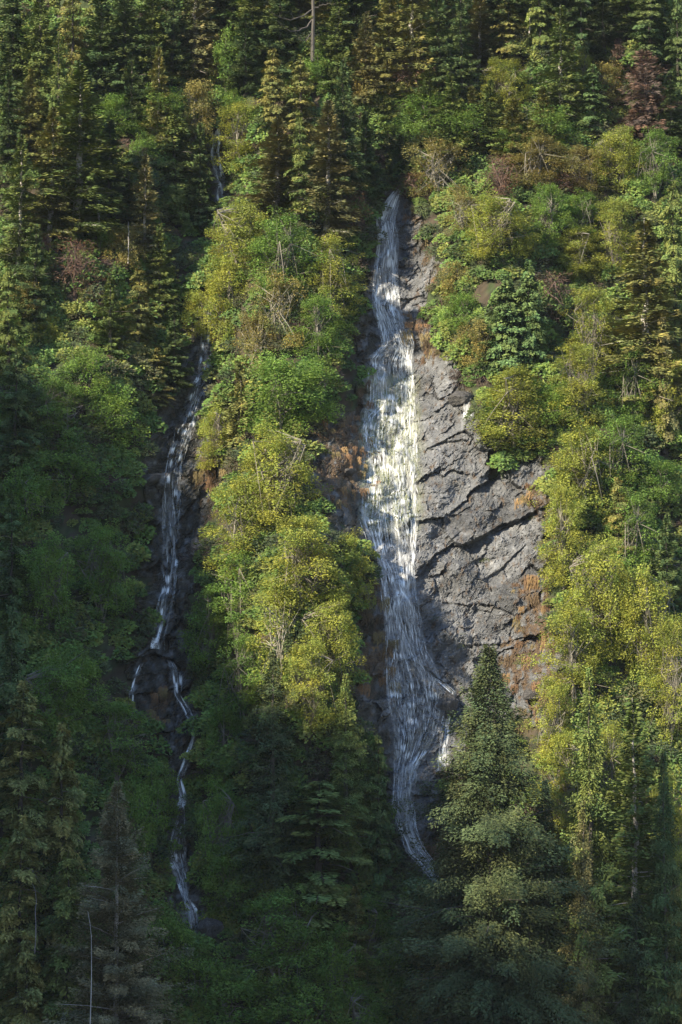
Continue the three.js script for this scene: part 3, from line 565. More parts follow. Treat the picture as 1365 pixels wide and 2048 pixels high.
// ------------------------------------------------------------------ the trees of the photograph: kind, x, top, foot, width, tone, what it looks like
const TREES = [
  // upper left, back rows
  ['spruce', 22, -60, 230, 120, 'deep', 'dark spruce filling the very top left corner of the slope'],
  ['spruce', 75, -40, 260, 110, 'green', 'green spruce second from the top left corner at the upper edge'],
  ['hemlock', 145, -50, 260, 120, 'olive', 'bushy olive conifer at the upper edge just left of the crooked old spruce'],
  ['spruce', 195, -30, 225, 120, 'deep', 'old dark spruce with crooked dead limbs near the upper left edge'],
  ['spruce', 250, -60, 190, 120, 'deep', 'deep green spruce at the upper edge right of the crooked old spruce'],
  ['spruce', 300, -40, 170, 110, 'green', 'green spruce at the upper edge two trees left of the bare white trunk'],
  ['spruce', 342, -60, 160, 90, 'deep', 'dark spruce touching the upper edge beside the bare white trunk on its left'],
  ['gappy', 313, 85, 290, 75, 'olive', 'slim spruce with a thin pale trunk below and left of the bare white trunk'],
  ['spruce', 262, 95, 265, 75, 'deep', 'slim dark spruce in shade between the crooked old spruce and the slim pale-trunked one'],
  ['gappy', 387, -130, 175, 125, 'brown', 'half-dead spruce with a long bare white trunk reaching the upper edge'],
  ['spruce', 448, -50, 170, 85, 'brown', 'brownish spruce at the upper edge right of the bare white trunk'],
  ['spruce', 492, 20, 190, 90, 'deep', 'small dark spruce with a bare foot left of the old grey snag'],
  ['spruce', 560, -70, 165, 110, 'deep', 'dark spruce behind the sweeping bare limbs of the old grey snag'],
  ['spruce', 675, -40, 190, 105, 'green', 'green spruce at the upper edge directly right of the old grey snag'],
  ['hemlock', 545, 88, 262, 110, 'olive', 'olive conifer below the sweeping bare limbs of the old grey snag'],
  ['hemlock', 604, 110, 290, 115, 'olive', 'olive conifer at the foot of the old grey snag'],
  ['spruce', 60, 130, 330, 90, 'olive', 'olive spruce below the top left corner with twin pale stubs'],
  ['spruce', 112, 50, 330, 85, 'green', 'slender green spruce left of the old crooked spruce, standing lower'],
  ['spruce', 18, 130, 340, 85, 'deep', 'dark spruce at the left edge below the top left corner tree'],
  ['spruce', 505, -110, 130, 110, 'green', 'green spruce on the upper edge between the white trunk and the old snag'],
  ['spruce', 600, -140, 60, 130, 'olive', 'olive spruce crown behind the top of the old grey snag'],
  ['spruce', 425, -150, 60, 120, 'deep', 'dark spruce crown cut by the upper edge right of the bare white trunk'],
  ['spruce', 1000, -150, 60, 130, 'deep', 'dark spruce crown cut by the upper edge above the layered conifer'],
  ['spruce', 850, -150, 60, 120, 'olive', 'olive spruce crown cut by the upper edge right of the thin-trunked spruce'],
  ['spruce', 710, -150, 70, 120, 'deep', 'dark spruce crown cut by the upper edge right of centre'],
  ['spruce', 1130, -150, 60, 130, 'deep', 'dark spruce crown cut by the upper edge behind the white-footed spruce'],
  ['spruce', 1255, -150, 60, 130, 'green', 'green spruce crown cut by the upper edge near the right corner'],
  // left, middle rows
  ['gappy', 148, 118, 480, 200, 'green', 'large green spruce with white trunk patches, tallest of the upper left slope'],
  ['gappy', 97, 205, 482, 125, 'olive', 'olive spruce with a visible trunk just left of the tallest upper left spruce'],
  ['gappy', 34, 258, 560, 110, 'green', 'narrow spruce with a pale trunk standing against the left edge'],
  ['spruce', 218, 230, 440, 120, 'deep', 'dark shaded spruce just right of the tallest upper left spruce'],
  ['spruce', 256, 325, 460, 55, 'green', 'very small pointed spruce between the broken pale stub and the brownish spruce'],
  ['gappy', 284, 298, 560, 95, 'brown', 'brownish thin spruce with a bare white trunk in its lower half'],
  ['spruce', 356, 212, 450, 145, 'green', 'dense cone-shaped green spruce left of the upper left cascade'],
  ['spruce', 398, 235, 470, 85, 'deep', 'dark conifer in the shadowed gully right of the dense cone-shaped spruce'],
  ['hemlock', 275, 528, 705, 120, 'olive', 'olive conifer below the brownish thin spruce, russet on its lower right'],
  ['spruce', 222, 545, 710, 85, 'green', 'green spruce between the reddish bare shrub and the russet-tinged conifer'],
  ['spruce', 72, 440, 672, 90, 'deep', 'dark leaning spruce with a bare grey foot above the shaded left slope'],
  ['hemlock', 18, 520, 760, 105, 'green', 'drooping conifer at the left edge below the narrow pale-trunked spruce'],
  ['hemlock', 312, 690, 810, 95, 'olive', 'low spreading conifer hanging over the left waterfall gully'],
  ['spruce', 346, 600, 790, 80, 'deep', 'dark conifer on the left rim of the left waterfall gully'],
  ['spruce', 320, 440, 640, 85, 'green', 'green spruce right of the brownish thin spruce, above the left gully'],
  ['gappy', 548, 228, 445, 155, 'brown', 'brown-green spruce above the central alders, left of the taller pale-trunked one'],
  ['gappy', 650, 190, 485, 145, 'brown', 'tall brown-green spruce with white trunk left of the head of the main falls'],
  ['hemlock', 600, 215, 420, 90, 'green', 'green conifer standing between the two brown-green spruces above the central alders'],
  ['spruce', 690, 105, 395, 95, 'deep', 'deep green spruce behind the right side of the tall white-trunked spruce'],
  ['spruce', 733, 215, 405, 85, 'deep', 'shadowed dark spruce left of the lip of the main falls'],
  ['spruce', 800, 262, 375, 78, 'teal', 'small dense conical spruce right above the lip of the main falls'],
  // upper right
  ['gappy', 822, -125, 210, 130, 'olive', 'tall olive spruce with a thin white trunk at the upper edge right of centre'],
  ['spruce', 775, -60, 190, 100, 'olive', 'olive spruce touching the left of the tall thin-trunked spruce at the upper edge'],
  ['spruce', 735, 15, 215, 95, 'brown', 'brownish spruce below the upper edge midway between snag and tall olive spruce'],
  ['spruce', 880, -55, 195, 100, 'deep', 'dark spruce at the upper edge right of the tall olive spruce'],
  ['spruce', 926, -40, 225, 85, 'deep', 'second dark spruce right of the tall olive spruce at the upper edge'],
  ['gappy', 956, -30, 150, 95, 'brown', 'brownish dark spruce with a short visible trunk at the upper edge'],
  ['hemlock', 1022, -20, 135, 125, 'olive', 'layered conifer with drooping shelves of branches at the upper edge'],
  ['hemlock', 1082, -60, 120, 95, 'green', 'green conifer at the upper edge behind the stub of a pale pole'],
  ['gappy', 1121, 0, 255, 110, 'green', 'tall spruce with a white lower trunk on the upper right slope'],
  ['hemlock', 1165, -60, 140, 95, 'deep', 'dark conifer at the upper edge right of the tall white-footed spruce'],
  ['spruce', 1212, -30, 135, 110, 'grey', 'greyish thinning spruce at the upper edge above the brown dead trees'],
  ['hemlock', 1300, -70, 140, 160, 'deep', 'broad dark conifer at the upper edge directly above the brown dead spruce'],
  ['hemlock', 1358, -20, 195, 95, 'deep', 'dark conifer in the top right corner'],
  ['dead', 1296, 92, 285, 150, 'dead', 'broad dead spruce with dense brown needles near the right edge'],
  ['dead', 1240, 70, 168, 60, 'dead', 'small brown dead conifer beside the larger dead spruce, higher up'],
  ['dead', 1272, 205, 310, 95, 'dead', 'brown dead young conifer at the foot of the broad dead spruce'],
  ['hemlock', 1190, 120, 275, 110, 'teal', 'dark-sided conifer left of the broad dead spruce'],
  ['spruce', 1346, 150, 310, 85, 'deep', 'dark spruce at the right edge behind the broad dead spruce'],
  ['spruce', 946, 165, 295, 72, 'olive', 'slim olive spruce above the pale-branched alders of the upper right slope'],
  ['spruce', 985, 150, 305, 80, 'green', 'green pointed spruce right of the slim olive one above the pale-branched alders'],
  ['spruce', 900, 135, 335, 95, 'green', 'leafy-looking green spruce up the slope from the pale-branched alder'],
  ['spruce', 1030, 190, 335, 95, 'olive', 'olive spruce left of the tall white-footed spruce, lower down'],
  ['spruce', 862, 125, 265, 90, 'green', 'green spruce beneath the tall olive spruce, on its right'],
  ['spruce', 765, 150, 300, 85, 'green', 'green spruce beneath the tall olive spruce, on its left'],
  ['spruce', 1085, 165, 320, 85, 'olive', 'olive spruce directly left of the white-footed spruce, standing in front'],
  ['cedar', 1010, 545, 742, 120, 'teal', 'bushy blue-green cedar, left and shorter of the pair beside the rock face'],
  ['cedar', 1058, 515, 722, 92, 'teal', 'pointed blue-green cedar, right and taller of the pair beside the rock face'],
  ['gappy', 1290, 425, 835, 205, 'olive', 'tall olive conifer with glimpses of white trunk on the right slope'],
  ['hemlock', 1352, 350, 700, 115, 'green', 'green conifer at the right edge behind the tall olive conifer'],
  ['hemlock', 1238, 948, 1135, 110, 'olive', 'dense conifer among the bright alders of the right slope'],
  ['hemlock', 1328, 620, 905, 105, 'brown', 'brownish drooping conifer low at the right edge above the bright green ledge'],
  ['spruce', 1340, 1020, 1290, 90, 'deep', 'dark conifer in the shadow at the right edge among bright alders'],
  ['sapling', 480, 718, 892, 85, 'olive', 'young olive spruce on the central rib between the two waterfalls'],
  // left, shaded slope
  ['hemlock', 28, 690, 985, 130, 'deep', 'shaded dark conifer at the left edge below the sunlit trees'],
  ['alder', 112, 760, 900, 130, 'fresh', 'shaded broadleaf tree a little in from the left edge below the leaning spruce'],
  ['hemlock', 22, 980, 1335, 130, 'deep', 'drooping dark conifer halfway down the left edge'],
  ['spruce', 16, 1232, 1600, 115, 'deep', 'pointed dark spruce at the left edge, lower half of the slope'],
  ['alder', 95, 1080, 1270, 140, 'fresh', 'shaded broadleaf tree right of the drooping conifer halfway down the left edge'],
  ['alder', 110, 1330, 1500, 150, 'fresh', 'shaded broadleaf tree right of the pointed dark spruce at the left edge'],
  ['hemlock', 40, 1350, 1770, 190, 'olive', 'drooping hemlock with pale shoots, highest of the lower left cluster'],
  ['hemlock', 122, 1440, 1900, 185, 'olive', 'drooping hemlock with pale shoots just left of the grey-brown spruce top'],
  ['hemlock', 34, 1620, 2100, 190, 'olive', 'drooping hemlock against the lower left edge'],
  ['hemlock', 128, 1700, 2150, 190, 'green', 'drooping hemlock beside the thin curved pole at lower left'],
  ['hemlock', 50, 1860, 2260, 180, 'olive', 'drooping hemlock in the bottom left corner'],
  ['fading', 232, 1565, 2230, 350, 'ash', 'big grey-brown half-dead spruce in the lower left foreground'],
  // bottom middle
  ['big', 545, 1298, 1790, 225, 'grey', 'grey-green feathery spruce below the central alders'],
  ['big', 692, 1345, 1720, 170, 'green', 'green spruce with a pale tip just left of the foot of the main falls'],
  ['hemlock', 640, 1555, 1850, 300, 'green', 'broad layered conifer at lower centre with a pointed tip'],
  ['hemlock', 756, 1470, 1800, 125, 'deep', 'dark conifer touching the lower main stream on its left'],
  ['spruce', 712, 1765, 1990, 85, 'olive', 'small olive conifer above the bright bushes at lower centre'],
  // bottom right, in front
  ['huge', 985, 1285, 2220, 465, 'grey', 'huge grey-green foreground spruce covering the foot of the rock face'],
  ['big', 910, 1560, 2180, 240, 'brown', 'brown-green foreground conifer with level arms left of the huge spruce'],
  ['big', 1186, 1330, 2120, 215, 'green', 'tall dark green foreground spruce next right of the huge grey-green spruce'],
  ['gappy', 1265, 1393, 2120, 200, 'green', 'foreground spruce with a bare white leader near the right edge'],
  ['big', 1172, 1600, 2220, 165, 'brown', 'brown foreground conifer with drooping clumps in front of the bright alders'],
  ['big', 1338, 1500, 2190, 165, 'deep', 'dark foreground conifer at the right edge'],
  ['big', 1064, 1812, 2300, 185, 'grey', 'small grey spruce rising in front of the huge foreground spruce'],
  ['big', 1278, 1785, 2270, 200, 'grey', 'grey-green foreground spruce with a blunt top near the bottom right corner'],
  ['hemlock', 1362, 1740, 2270, 150, 'olive', 'olive conifer with level arms in the bottom right corner'],
  ['hemlock', 845, 1765, 2050, 150, 'olive', 'olive conifer at the left foot of the brown-green foreground conifer'],
  ['big', 1095, 1560, 2060, 190, 'grey', 'dark grey-green foreground conifer filling the gap right of the huge spruce'],
  // broadleaves: upper slope
  ['alder', 487, 205, 355, 130, 'yellow', 'bright yellow-green alder beside the upper left cascade'],
  ['bush', 393, 168, 275, 85, 'gold', 'golden-olive alder below the foot of the bare white trunk'],
  ['bush', 452, 52, 200, 75, 'fresh', 'bright green bush near the upper edge left of the small dark spruce'],
  ['bush', 284, 262, 335, 55, 'fresh', 'light green bush left of the dense cone-shaped spruce'],
  ['bush', 228, 195, 275, 100, 'fresh', 'mid green bush right of the tallest upper left spruce'],
  ['bush', 465, 175, 240, 60, 'fresh', 'mid green bush above the bright alder of the upper left cascade'],
  ['bush', 200, 442, 510, 60, 'fresh', 'leafy bush at the foot of the broken pale stub'],
  ['bush', 98, 630, 690, 60, 'yellow', 'yellow-green bush lit at the foot of the leaning dark spruce'],
  ['bush', 12, 600, 680, 60, 'fresh', 'bright green bush at the left edge on the shadow line'],
  ['alder', 482, 405, 560, 145, 'yellow', 'large yellow-green alder at the top of the central rib'],
  ['alder', 562, 430, 610, 150, 'fresh', 'fresh green alder right of the large yellow-green one on the central rib'],
  ['tall_alder', 660, 470, 645, 125, 'yellow', 'yellow-green alder left of the upper main falls under the white-trunked spruce'],
  ['alder', 458, 525, 690, 140, 'yellow', 'yellow-green alder leaning over the head of the left waterfall'],
  ['open_alder', 560, 540, 700, 130, 'gold', 'open alder with curved white stems in the middle of the central rib'],
  ['bush', 396, 585, 680, 60, 'yellow', 'small yellow-green bush left of the head of the left waterfall'],
  ['alder', 640, 590, 735, 110, 'fresh', 'fresh green alder above the brown grass slope left of the main falls'],
  ['open_alder', 512, 620, 755, 95, 'gold', 'olive alder with white stems below the yellow alder over the left falls'],
  ['bush', 565, 720, 870, 155, 'fresh', 'wide green bush on the central rib right of the young olive spruce'],
  ['bush', 632, 735, 850, 90, 'fresh', 'green bush at the upper end of the orange grass wall'],
  ['alder', 440, 815, 945, 115, 'yellow', 'yellow-green alder overhanging the middle of the left waterfall'],
  ['alder', 548, 860, 1060, 180, 'yellow', 'broad sunlit alder in the middle of the central rib'],
  ['alder', 490, 960, 1170, 165, 'yellow', 'sunlit alder on the left flank of the central rib, mid height'],
  ['alder', 612, 1035, 1235, 185, 'yellow', 'broad yellow-green alder bulging towards the main falls'],
  ['alder', 700, 1070, 1235, 110, 'yellow', 'golden-topped alder closest to the main falls on its left bank'],
  ['tall_alder', 480, 1100, 1310, 150, 'fresh', 'fresh green alder on the left flank of the central rib, lower down'],
  ['alder', 420, 1175, 1355, 115, 'fresh', 'half-shaded green alder beside the left waterfall'],
  ['open_alder', 560, 1170, 1385, 165, 'yellow', 'yellow-green alder with bare twigs showing in the lower central rib'],
  ['alder', 662, 1205, 1395, 145, 'yellow', 'sunlit alder at the lower right of the central rib'],
  ['alder', 490, 1275, 1455, 140, 'fresh', 'last sunlit alder at the lower left of the central rib'],
  ['alder', 450, 1415, 1590, 120, 'fresh', 'green alder where the left stream goes under the leaves'],
  ['alder', 618, 1290, 1470, 125, 'yellow', 'yellow-green alder behind the grey-green feathery spruce'],
  ['alder', 440, 1575, 1790, 120, 'fresh', 'green alder on the right bank of the lower left stream'],
  ['alder', 465, 1690, 1860, 130, 'fresh', 'shaded green alder below the one on the right bank of the left stream'],
  ['alder', 232, 1410, 1570, 145, 'fresh', 'bright-topped bush in the shade left of the mossy rock knob'],
  ['bush', 262, 1560, 1730, 115, 'fresh', 'shaded bush above the right side of the grey-brown spruce'],
  ['bush', 312, 1530, 1660, 90, 'fresh', 'shaded bush left of the lower left stream'],
  ['alder', 565, 1788, 1985, 205, 'fresh', 'big round leafy bush at the bottom centre'],
  ['alder', 668, 1865, 2060, 150, 'fresh', 'green bush right of and below the big round leafy bush'],
  ['alder', 738, 1798, 1960, 120, 'fresh', 'lighter green bush below the end of the main stream'],
  ['alder', 725, 1975, 2130, 140, 'fresh', 'fresh green bush on the bottom edge left of the foreground conifers'],
  ['bush', 485, 1970, 2110, 180, 'fresh', 'low wide green bush on the bottom edge below the boulder'],
  ['bush', 405, 1885, 2030, 150, 'fresh', 'green bush directly under the boulder of the left stream'],
  ['bush', 600, 1960, 2110, 170, 'fresh', 'green bush on the bottom edge under the big round leafy bush'],
  ['bush', 330, 1800, 1960, 120, 'fresh', 'green bush showing behind the long limbs of the grey-brown spruce'],
  ['bush', 690, 1600, 1690, 75, 'yellow', 'small bright bush in front of the dark layered conifer at lower centre'],
  ['bush', 790, 1880, 2010, 90, 'fresh', 'green bush against the left arms of the brown-green foreground conifer'],
  ['bush', 225, 778, 900, 110, 'fresh', 'bluish-green bush in the shade left of the left waterfall'],
  ['bush', 130, 880, 1010, 160, 'fresh', 'low shaded bush on the dark left slope, highest of the shaded row'],
  ['alder', 205, 1055, 1245, 135, 'fresh', 'shaded alder left of the middle of the left waterfall'],
  ['bush', 60, 930, 1060, 110, 'fresh', 'shaded bush above the drooping conifer on the left edge'],
  ['bush', 150, 1290, 1430, 130, 'fresh', 'shaded bush below the shaded alder on the dark left slope'],
  ['bush', 170, 690, 800, 110, 'fresh', 'shaded bush just under the shadow line on the left slope'],
  // broadleaves: right slope
  ['alder', 1008, 118, 230, 110, 'yellow', 'bright alder among the conifers of the upper right slope'],
  ['alder', 1160, 100, 195, 80, 'yellow', 'bright alder right of the white-footed spruce on the upper right slope'],
  ['open_alder', 878, 275, 400, 140, 'gold', 'olive alder with tangled pale branches right above the lip of the main falls'],
  ['open_alder', 926, 380, 475, 95, 'gold', 'dark-leaved alder with white crooked stems above the orange rock edge'],
  ['alder', 992, 392, 525, 165, 'yellow', 'large yellow-olive alder right of the upper main falls'],
  ['alder', 1098, 368, 505, 100, 'fresh', 'fresh green alder up and left of the brightest green one'],
  ['alder', 1152, 455, 565, 120, 'yellow', 'brightest green alder with a flat top on the upper right slope'],
  ['alder', 1165, 385, 490, 100, 'fresh', 'green alder right above the brightest flat-topped alder'],
  ['tall_alder', 1232, 395, 565, 110, 'yellow', 'yellow-green alder left of the top of the tall olive conifer'],
  ['alder', 1238, 258, 385, 130, 'yellow', 'sunlit alder below the brown dead spruce'],
  ['alder', 1312, 262, 395, 110, 'fresh', 'green alder below and right of the brown dead spruce'],
  ['alder', 1078, 275, 385, 145, 'gold', 'olive alder below the white-footed spruce'],
  ['alder', 1165, 295, 405, 120, 'gold', 'olive alder right of the one below the white-footed spruce'],
  ['alder', 1032, 245, 345, 80, 'fresh', 'green alder tucked under the olive spruces of the upper right slope'],
  ['bush', 850, 195, 285, 110, 'fresh', 'fresh green bush up the slope from the small conical spruce'],
  ['tall_alder', 1188, 575, 765, 120, 'yellow', 'yellow-green alder left of the tall olive conifer with white trunk'],
  ['tall_alder', 1160, 680, 865, 125, 'yellow', 'yellow-green alder below the one beside the tall olive conifer'],
  ['alder', 1032, 738, 905, 185, 'yellow', 'broad round yellow-green alder sitting on top of the rock face'],
  ['bush', 955, 635, 735, 95, 'gold', 'yellow-olive bush left of the pair of cedars'],
  ['bush', 1105, 770, 890, 100, 'fresh', 'fresh green bush right of the broad round alder on the rock face'],
  ['alder', 1165, 858, 1045, 165, 'yellow', 'big sunlit alder right of the rock face, mid height'],
  ['alder', 1240, 835, 1000, 130, 'fresh', 'fresh green alder right of the big sunlit alder by the rock face'],
  ['alder', 1335, 695, 890, 110, 'yellow', 'sunlit alder at the right edge below the brownish drooping conifer'],
  ['bush', 1318, 925, 1010, 110, 'fresh', 'bright green low bush on the ledge at the right edge'],
  ['alder', 1128, 975, 1185, 110, 'yellow', 'sunlit alder overlapping the right edge of the rock face'],
  ['alder', 1205, 1090, 1335, 165, 'yellow', 'large glowing alder in the middle of the right slope'],
  ['alder', 1292, 1150, 1375, 150, 'yellow', 'yellow-green alder right of the large glowing alder'],
  ['alder', 1150, 1215, 1430, 165, 'yellow', 'brightest yellow alder of the right slope, above the foreground spruces'],
  ['alder', 1108, 1360, 1545, 105, 'yellow', 'sunlit alder between the huge foreground spruce and the brown rock'],
  ['tall_alder', 1342, 1245, 1500, 110, 'yellow', 'yellow-green alder with layered leaves at the right edge'],
  ['alder', 1128, 1470, 1690, 125, 'yellow', 'sunlit alder seen between the two tall foreground spruces'],
  ['alder', 1222, 1450, 1650, 110, 'yellow', 'sunlit alder behind the spruce with the bare white leader'],
  ['alder', 1145, 1690, 1900, 150, 'yellow', 'bright alder glimpsed through gaps behind the brown foreground conifer'],
  ['alder', 1342, 1555, 1790, 95, 'yellow', 'bright alder behind the dark conifer at the right edge'],
  ['alder', 1150, 1885, 2060, 130, 'yellow', 'bright alder glimpsed near the bottom behind the brown foreground conifer'],
  ['alder', 1270, 700, 850, 110, 'fresh', 'green alder in front of the foot of the tall olive conifer'],
  ['alder', 1270, 990, 1160, 120, 'fresh', 'fresh green alder behind the dense conifer of the right slope'],
  ['bush', 918, 520, 600, 85, 'gold', 'olive bush on the orange rock edge below the white-stemmed alder'],
  ['bush', 925, 590, 665, 80, 'fresh', 'fresh green bush left of the cedar pair, higher than the yellow-olive one'],
  ['bush', 640, 100, 185, 90, 'fresh', 'fresh green bush hiding the foot of the old grey snag'],
  ['bush', 60, 55, 150, 100, 'fresh', 'leafy green tree among the conifers below the top left corner'],
  ['bush', 120, 150, 240, 90, 'fresh', 'leafy green tree left of the top of the tallest upper left spruce'],
  ['bush', 320, 175, 255, 90, 'fresh', 'leafy green tree above the dense cone-shaped spruce'],
  ['bush', 420, 95, 180, 70, 'gold', 'olive leafy tree just right of the bare white trunk'],
  ['bush', 250, 455, 540, 80, 'gold', 'olive bush at the foot of the brownish thin spruce'],
  ['bush', 50, 560, 640, 90, 'gold', 'olive bush left of the leaning dark spruce'],
  ['bush', 740, 120, 215, 80, 'gold', 'olive leafy tree below the brownish spruce midway along the top'],
  ['bush', 920, 215, 300, 110, 'fresh', 'leafy green tree above the olive alder with tangled pale branches'],
  ['bush', 1100, 215, 300, 90, 'fresh', 'leafy green tree at the foot of the white-footed spruce'],
  ['bush', 1215, 130, 205, 80, 'gold', 'olive leafy tree left of the broad dead spruce, above the dark-sided conifer'],
  // leafless and russet shrubs
  ['bare', 150, 478, 595, 105, 'russet', 'reddish-brown leafless shrub on the left slope'],
  ['bare', 86, 468, 515, 60, 'russet', 'small reddish bare shrub between the pale-trunked spruces at left'],
  ['bare', 702, 365, 465, 85, 'russet', 'dark reddish bare shrub left of the lip of the main falls'],
  ['bare', 1002, 308, 405, 90, 'russet', 'reddish bare shrub above the large yellow-olive alder'],
  ['bare', 830, 345, 395, 80, 'russet', 'low reddish bare shrub right beside the lip of the main falls'],
  ['bare', 824, 120, 212, 120, 'russet', 'purplish bare shrub around the foot of the tall olive spruce'],
  ['bare', 1110, 545, 650, 120, 'dead', 'grey leafless shrub right of the taller cedar'],
  ['bare', 885, 1945, 2070, 125, 'russet', 'purplish-brown bare shrub at the foot of the foreground conifers'],
  ['bare', 1130, 345, 400, 110, 'russet', 'brown bare thicket above the fresh green alder on the upper right'],
  ['bare', 1320, 735, 800, 90, 'russet', 'brown bare shrub in the shade at the right edge'],
];
for (const a of TREES) plant(...a);

// ------------------------------------------------------------------ dead poles, stubs and the old snag
function pole(px, top, base, r, label, o = {}) {
  const p = at(px, base, o.lift ?? 0.6), m = metresPerPixel(p), H = (base - top) * m, T = new Soup(), pts = [], rad = [];
  for (let k = 0; k <= 16; k++) { const f = k / 16; pts.push(V(0.06 * n2(px, f * 3) + (o.bend ?? 0) * Math.max(0, f - 0.9) * 10 + (o.lean ?? 0) * f * H, f * H, 0.05 * n2b(px, f * 3))); rad.push(r * (1 - 0.75 * f)); }
  T.tube(pts, rad, 7, o.color ?? PALE, 0.4);
  const g = new THREE.Group(); g.name = numbered(o.name ?? 'dead_pole'); scene.add(g); g.position.copy(p);
  mesh('trunk', T.geometry(), woodMat, g);
  for (const [f, dx, dy, dz, rr] of o.limbs ?? []) {
    const L = new Soup(), a = pts[Math.round(f * 16)], n = 9, q = [];
    for (let k = 0; k <= n; k++) { const s = k / n; q.push(V(a.x + dx * s + 0.18 * n2(px + f * 9, s * 3), a.y + dy * Math.sin(s * 2.6) * 0.9 + 0.12 * n2b(px + f * 9, s * 4), a.z + dz * s)); }
    L.tube(q, q.map((_, k) => rr * (1 - k / (n + 1))), 4, o.color ?? PALE, 0.4);
    for (let k = 3; k <= n; k++) { const e = q[k].clone().add(V(0.5 * n2(k, f * 40), 0.3 + 0.4 * n2b(k, f * 40), 0.2)); L.tube([q[k], e], [rr * 0.35, 0.008], 3, o.color ?? PALE, 0.4); }
    mesh('limb', L.geometry(), woodMat, g);
  }
  return tag(g, label, o.category ?? 'dead tree');
}
pole(627, -210, 135, 0.22, 'thick grey snag with sweeping bare limbs at the top edge', { name: 'dead_snag', color: [0.07, 0.062, 0.055], lift: 2, limbs: [[0.26, -3.2, -1.6, 1.5, 0.1], [0.31, -4.2, -1.4, 1.2, 0.1], [0.36, -3.4, 0.3, 1.4, 0.09], [0.4, -2.4, 0.6, 1, 0.08], [0.2, -1.8, -1.4, 1.2, 0.07], [0.3, 2.2, 0.4, 1, 0.08], [0.38, 2.6, 0.6, 1, 0.08]] });
pole(200, 405, 462, 0.14, 'short broken pale stub on the left slope', { name: 'broken_stub', lift: 1.6 });
pole(260, 450, 535, 0.05, 'thin dead pole left of the brownish bare-trunked spruce', { lift: 1.8 });
pole(197, 1808, 2200, 0.06, 'thin pale pole with a bent tip before the grey-brown spruce', { bend: -0.35, lift: 7 });
pole(88, 1762, 1900, 0.05, 'thin curved dead pole among the drooping hemlocks at lower left', { bend: -0.3, lift: 6, color: [0.25, 0.22, 0.22] });
pole(995, 1385, 1800, 0.13, 'bare white dead leader with curved twigs inside the huge foreground spruce', { lift: 5.5, limbs: [[0.6, -1.6, -0.8, 0.8, 0.025], [0.52, -2.0, -1.2, 0.8, 0.025], [0.56, 1.3, -0.3, 0.8, 0.02], [0.48, -1.2, -1, 1, 0.02]] });
pole(1058, 25, 75, 0.07, 'short pale stub among conifers near the upper right edge', { name: 'broken_stub', lift: 1.5 });

// ------------------------------------------------------------------ loose boulders
function boulder(px, py, w, h, seed, label) {
  const g = new THREE.IcosahedronGeometry(1, 5), P = g.attributes.position, c = [], v = V(), R = rng(seed), planes = [];
  for (let k = 0; k < 16; k++) planes.push([V(R() - 0.5, R() - 0.5, R() - 0.5).normalize(), 0.55 + 0.3 * R()]);
  for (let k = 0; k < P.count; k++) {
    v.fromBufferAttribute(P, k).normalize(); let d = 1;
    for (const [n, o] of planes) { const t = v.dot(n); if (t > 0.05) d = Math.min(d, o / t); }
    d += 0.03 * n3(v.x * 5, v.y * 5, v.z * 5); P.setXYZ(k, v.x * d, v.y * d, v.z * d);
    const t = 0.1 + 0.05 * n3(v.x * 3 + seed, v.y * 3, v.z * 3) + 0.03 * n3(v.x * 14, v.y * 14, v.z * 14); c.push(t * 1.05, t, t);
  }
  g.setAttribute('color', new THREE.Float32BufferAttribute(c, 3)); g.computeVertexNormals();
  const p = at(px, py, 0.8), m = metresPerPixel(p), b = mesh('boulder', g, rockMat);
  b.position.copy(p); b.scale.set(w * m / 1.5, h * m / 1.5, w * m / 1.7); b.rotation.z = (R() - 0.5) * 0.8;
  tag(b, label, 'boulder');
}
boulder(422, 1856, 40, 44, 5, 'squarish brown boulder at the end of the left stream');
boulder(893, 1412, 40, 50, 6, 'dark angular block beside the side rivulet left of the huge spruce');
boulder(918, 800, 44, 26, 7, 'pale jutting block above the small spout right of the main falls');
boulder(1062, 1392, 40, 20, 8, 'pale slab at the sunlit right foot of the rock face');
boulder(700, 945, 26, 14, 9, 'pale wet stone in the orange grass wall left of the main falls');
boulder(300, 960, 44, 22, 10, 'grey ledge stone left of the left waterfall');

// ------------------------------------------------------------------ undergrowth, hanging grass: nobody could count it
function shrubGeometry(seed, leaves, leaf, thin) {
  const R = rng(seed), S = new Soup(), d = V(), s = V(), p = V();
  for (let k = 0; k < leaves; k++) {
    const a = R() * 6.28, u = R(), r = 0.8 * Math.sqrt(u) * (0.9 + 0.25 * Math.sin(a * 3 + seed)), y = 0.65 * (1 - u * 0.8) * (0.55 + 0.6 * R());
    p.set(Math.cos(a) * r, y, Math.sin(a) * r);
    d.set(Math.cos(a) + (R() - 0.5) * 1.5, (R() - 0.4) * 0.9, Math.sin(a) + (R() - 0.5) * 1.5).normalize(); s.set((R() - 0.5) * 1.4 + Math.cos(a) * 0.6, 0.8, (R() - 0.5) * 1.4 + Math.sin(a) * 0.6).cross(d).normalize();
    const g = 0.7 + 0.6 * R(), w = (R() - 0.5) * 0.3, l = leaf * (0.6 + 0.8 * R());
    S.kite(p, d, s, l, l * thin, [g * (1 + w), g, g * (1 - w)]);
  }
  return S.geometry();
}
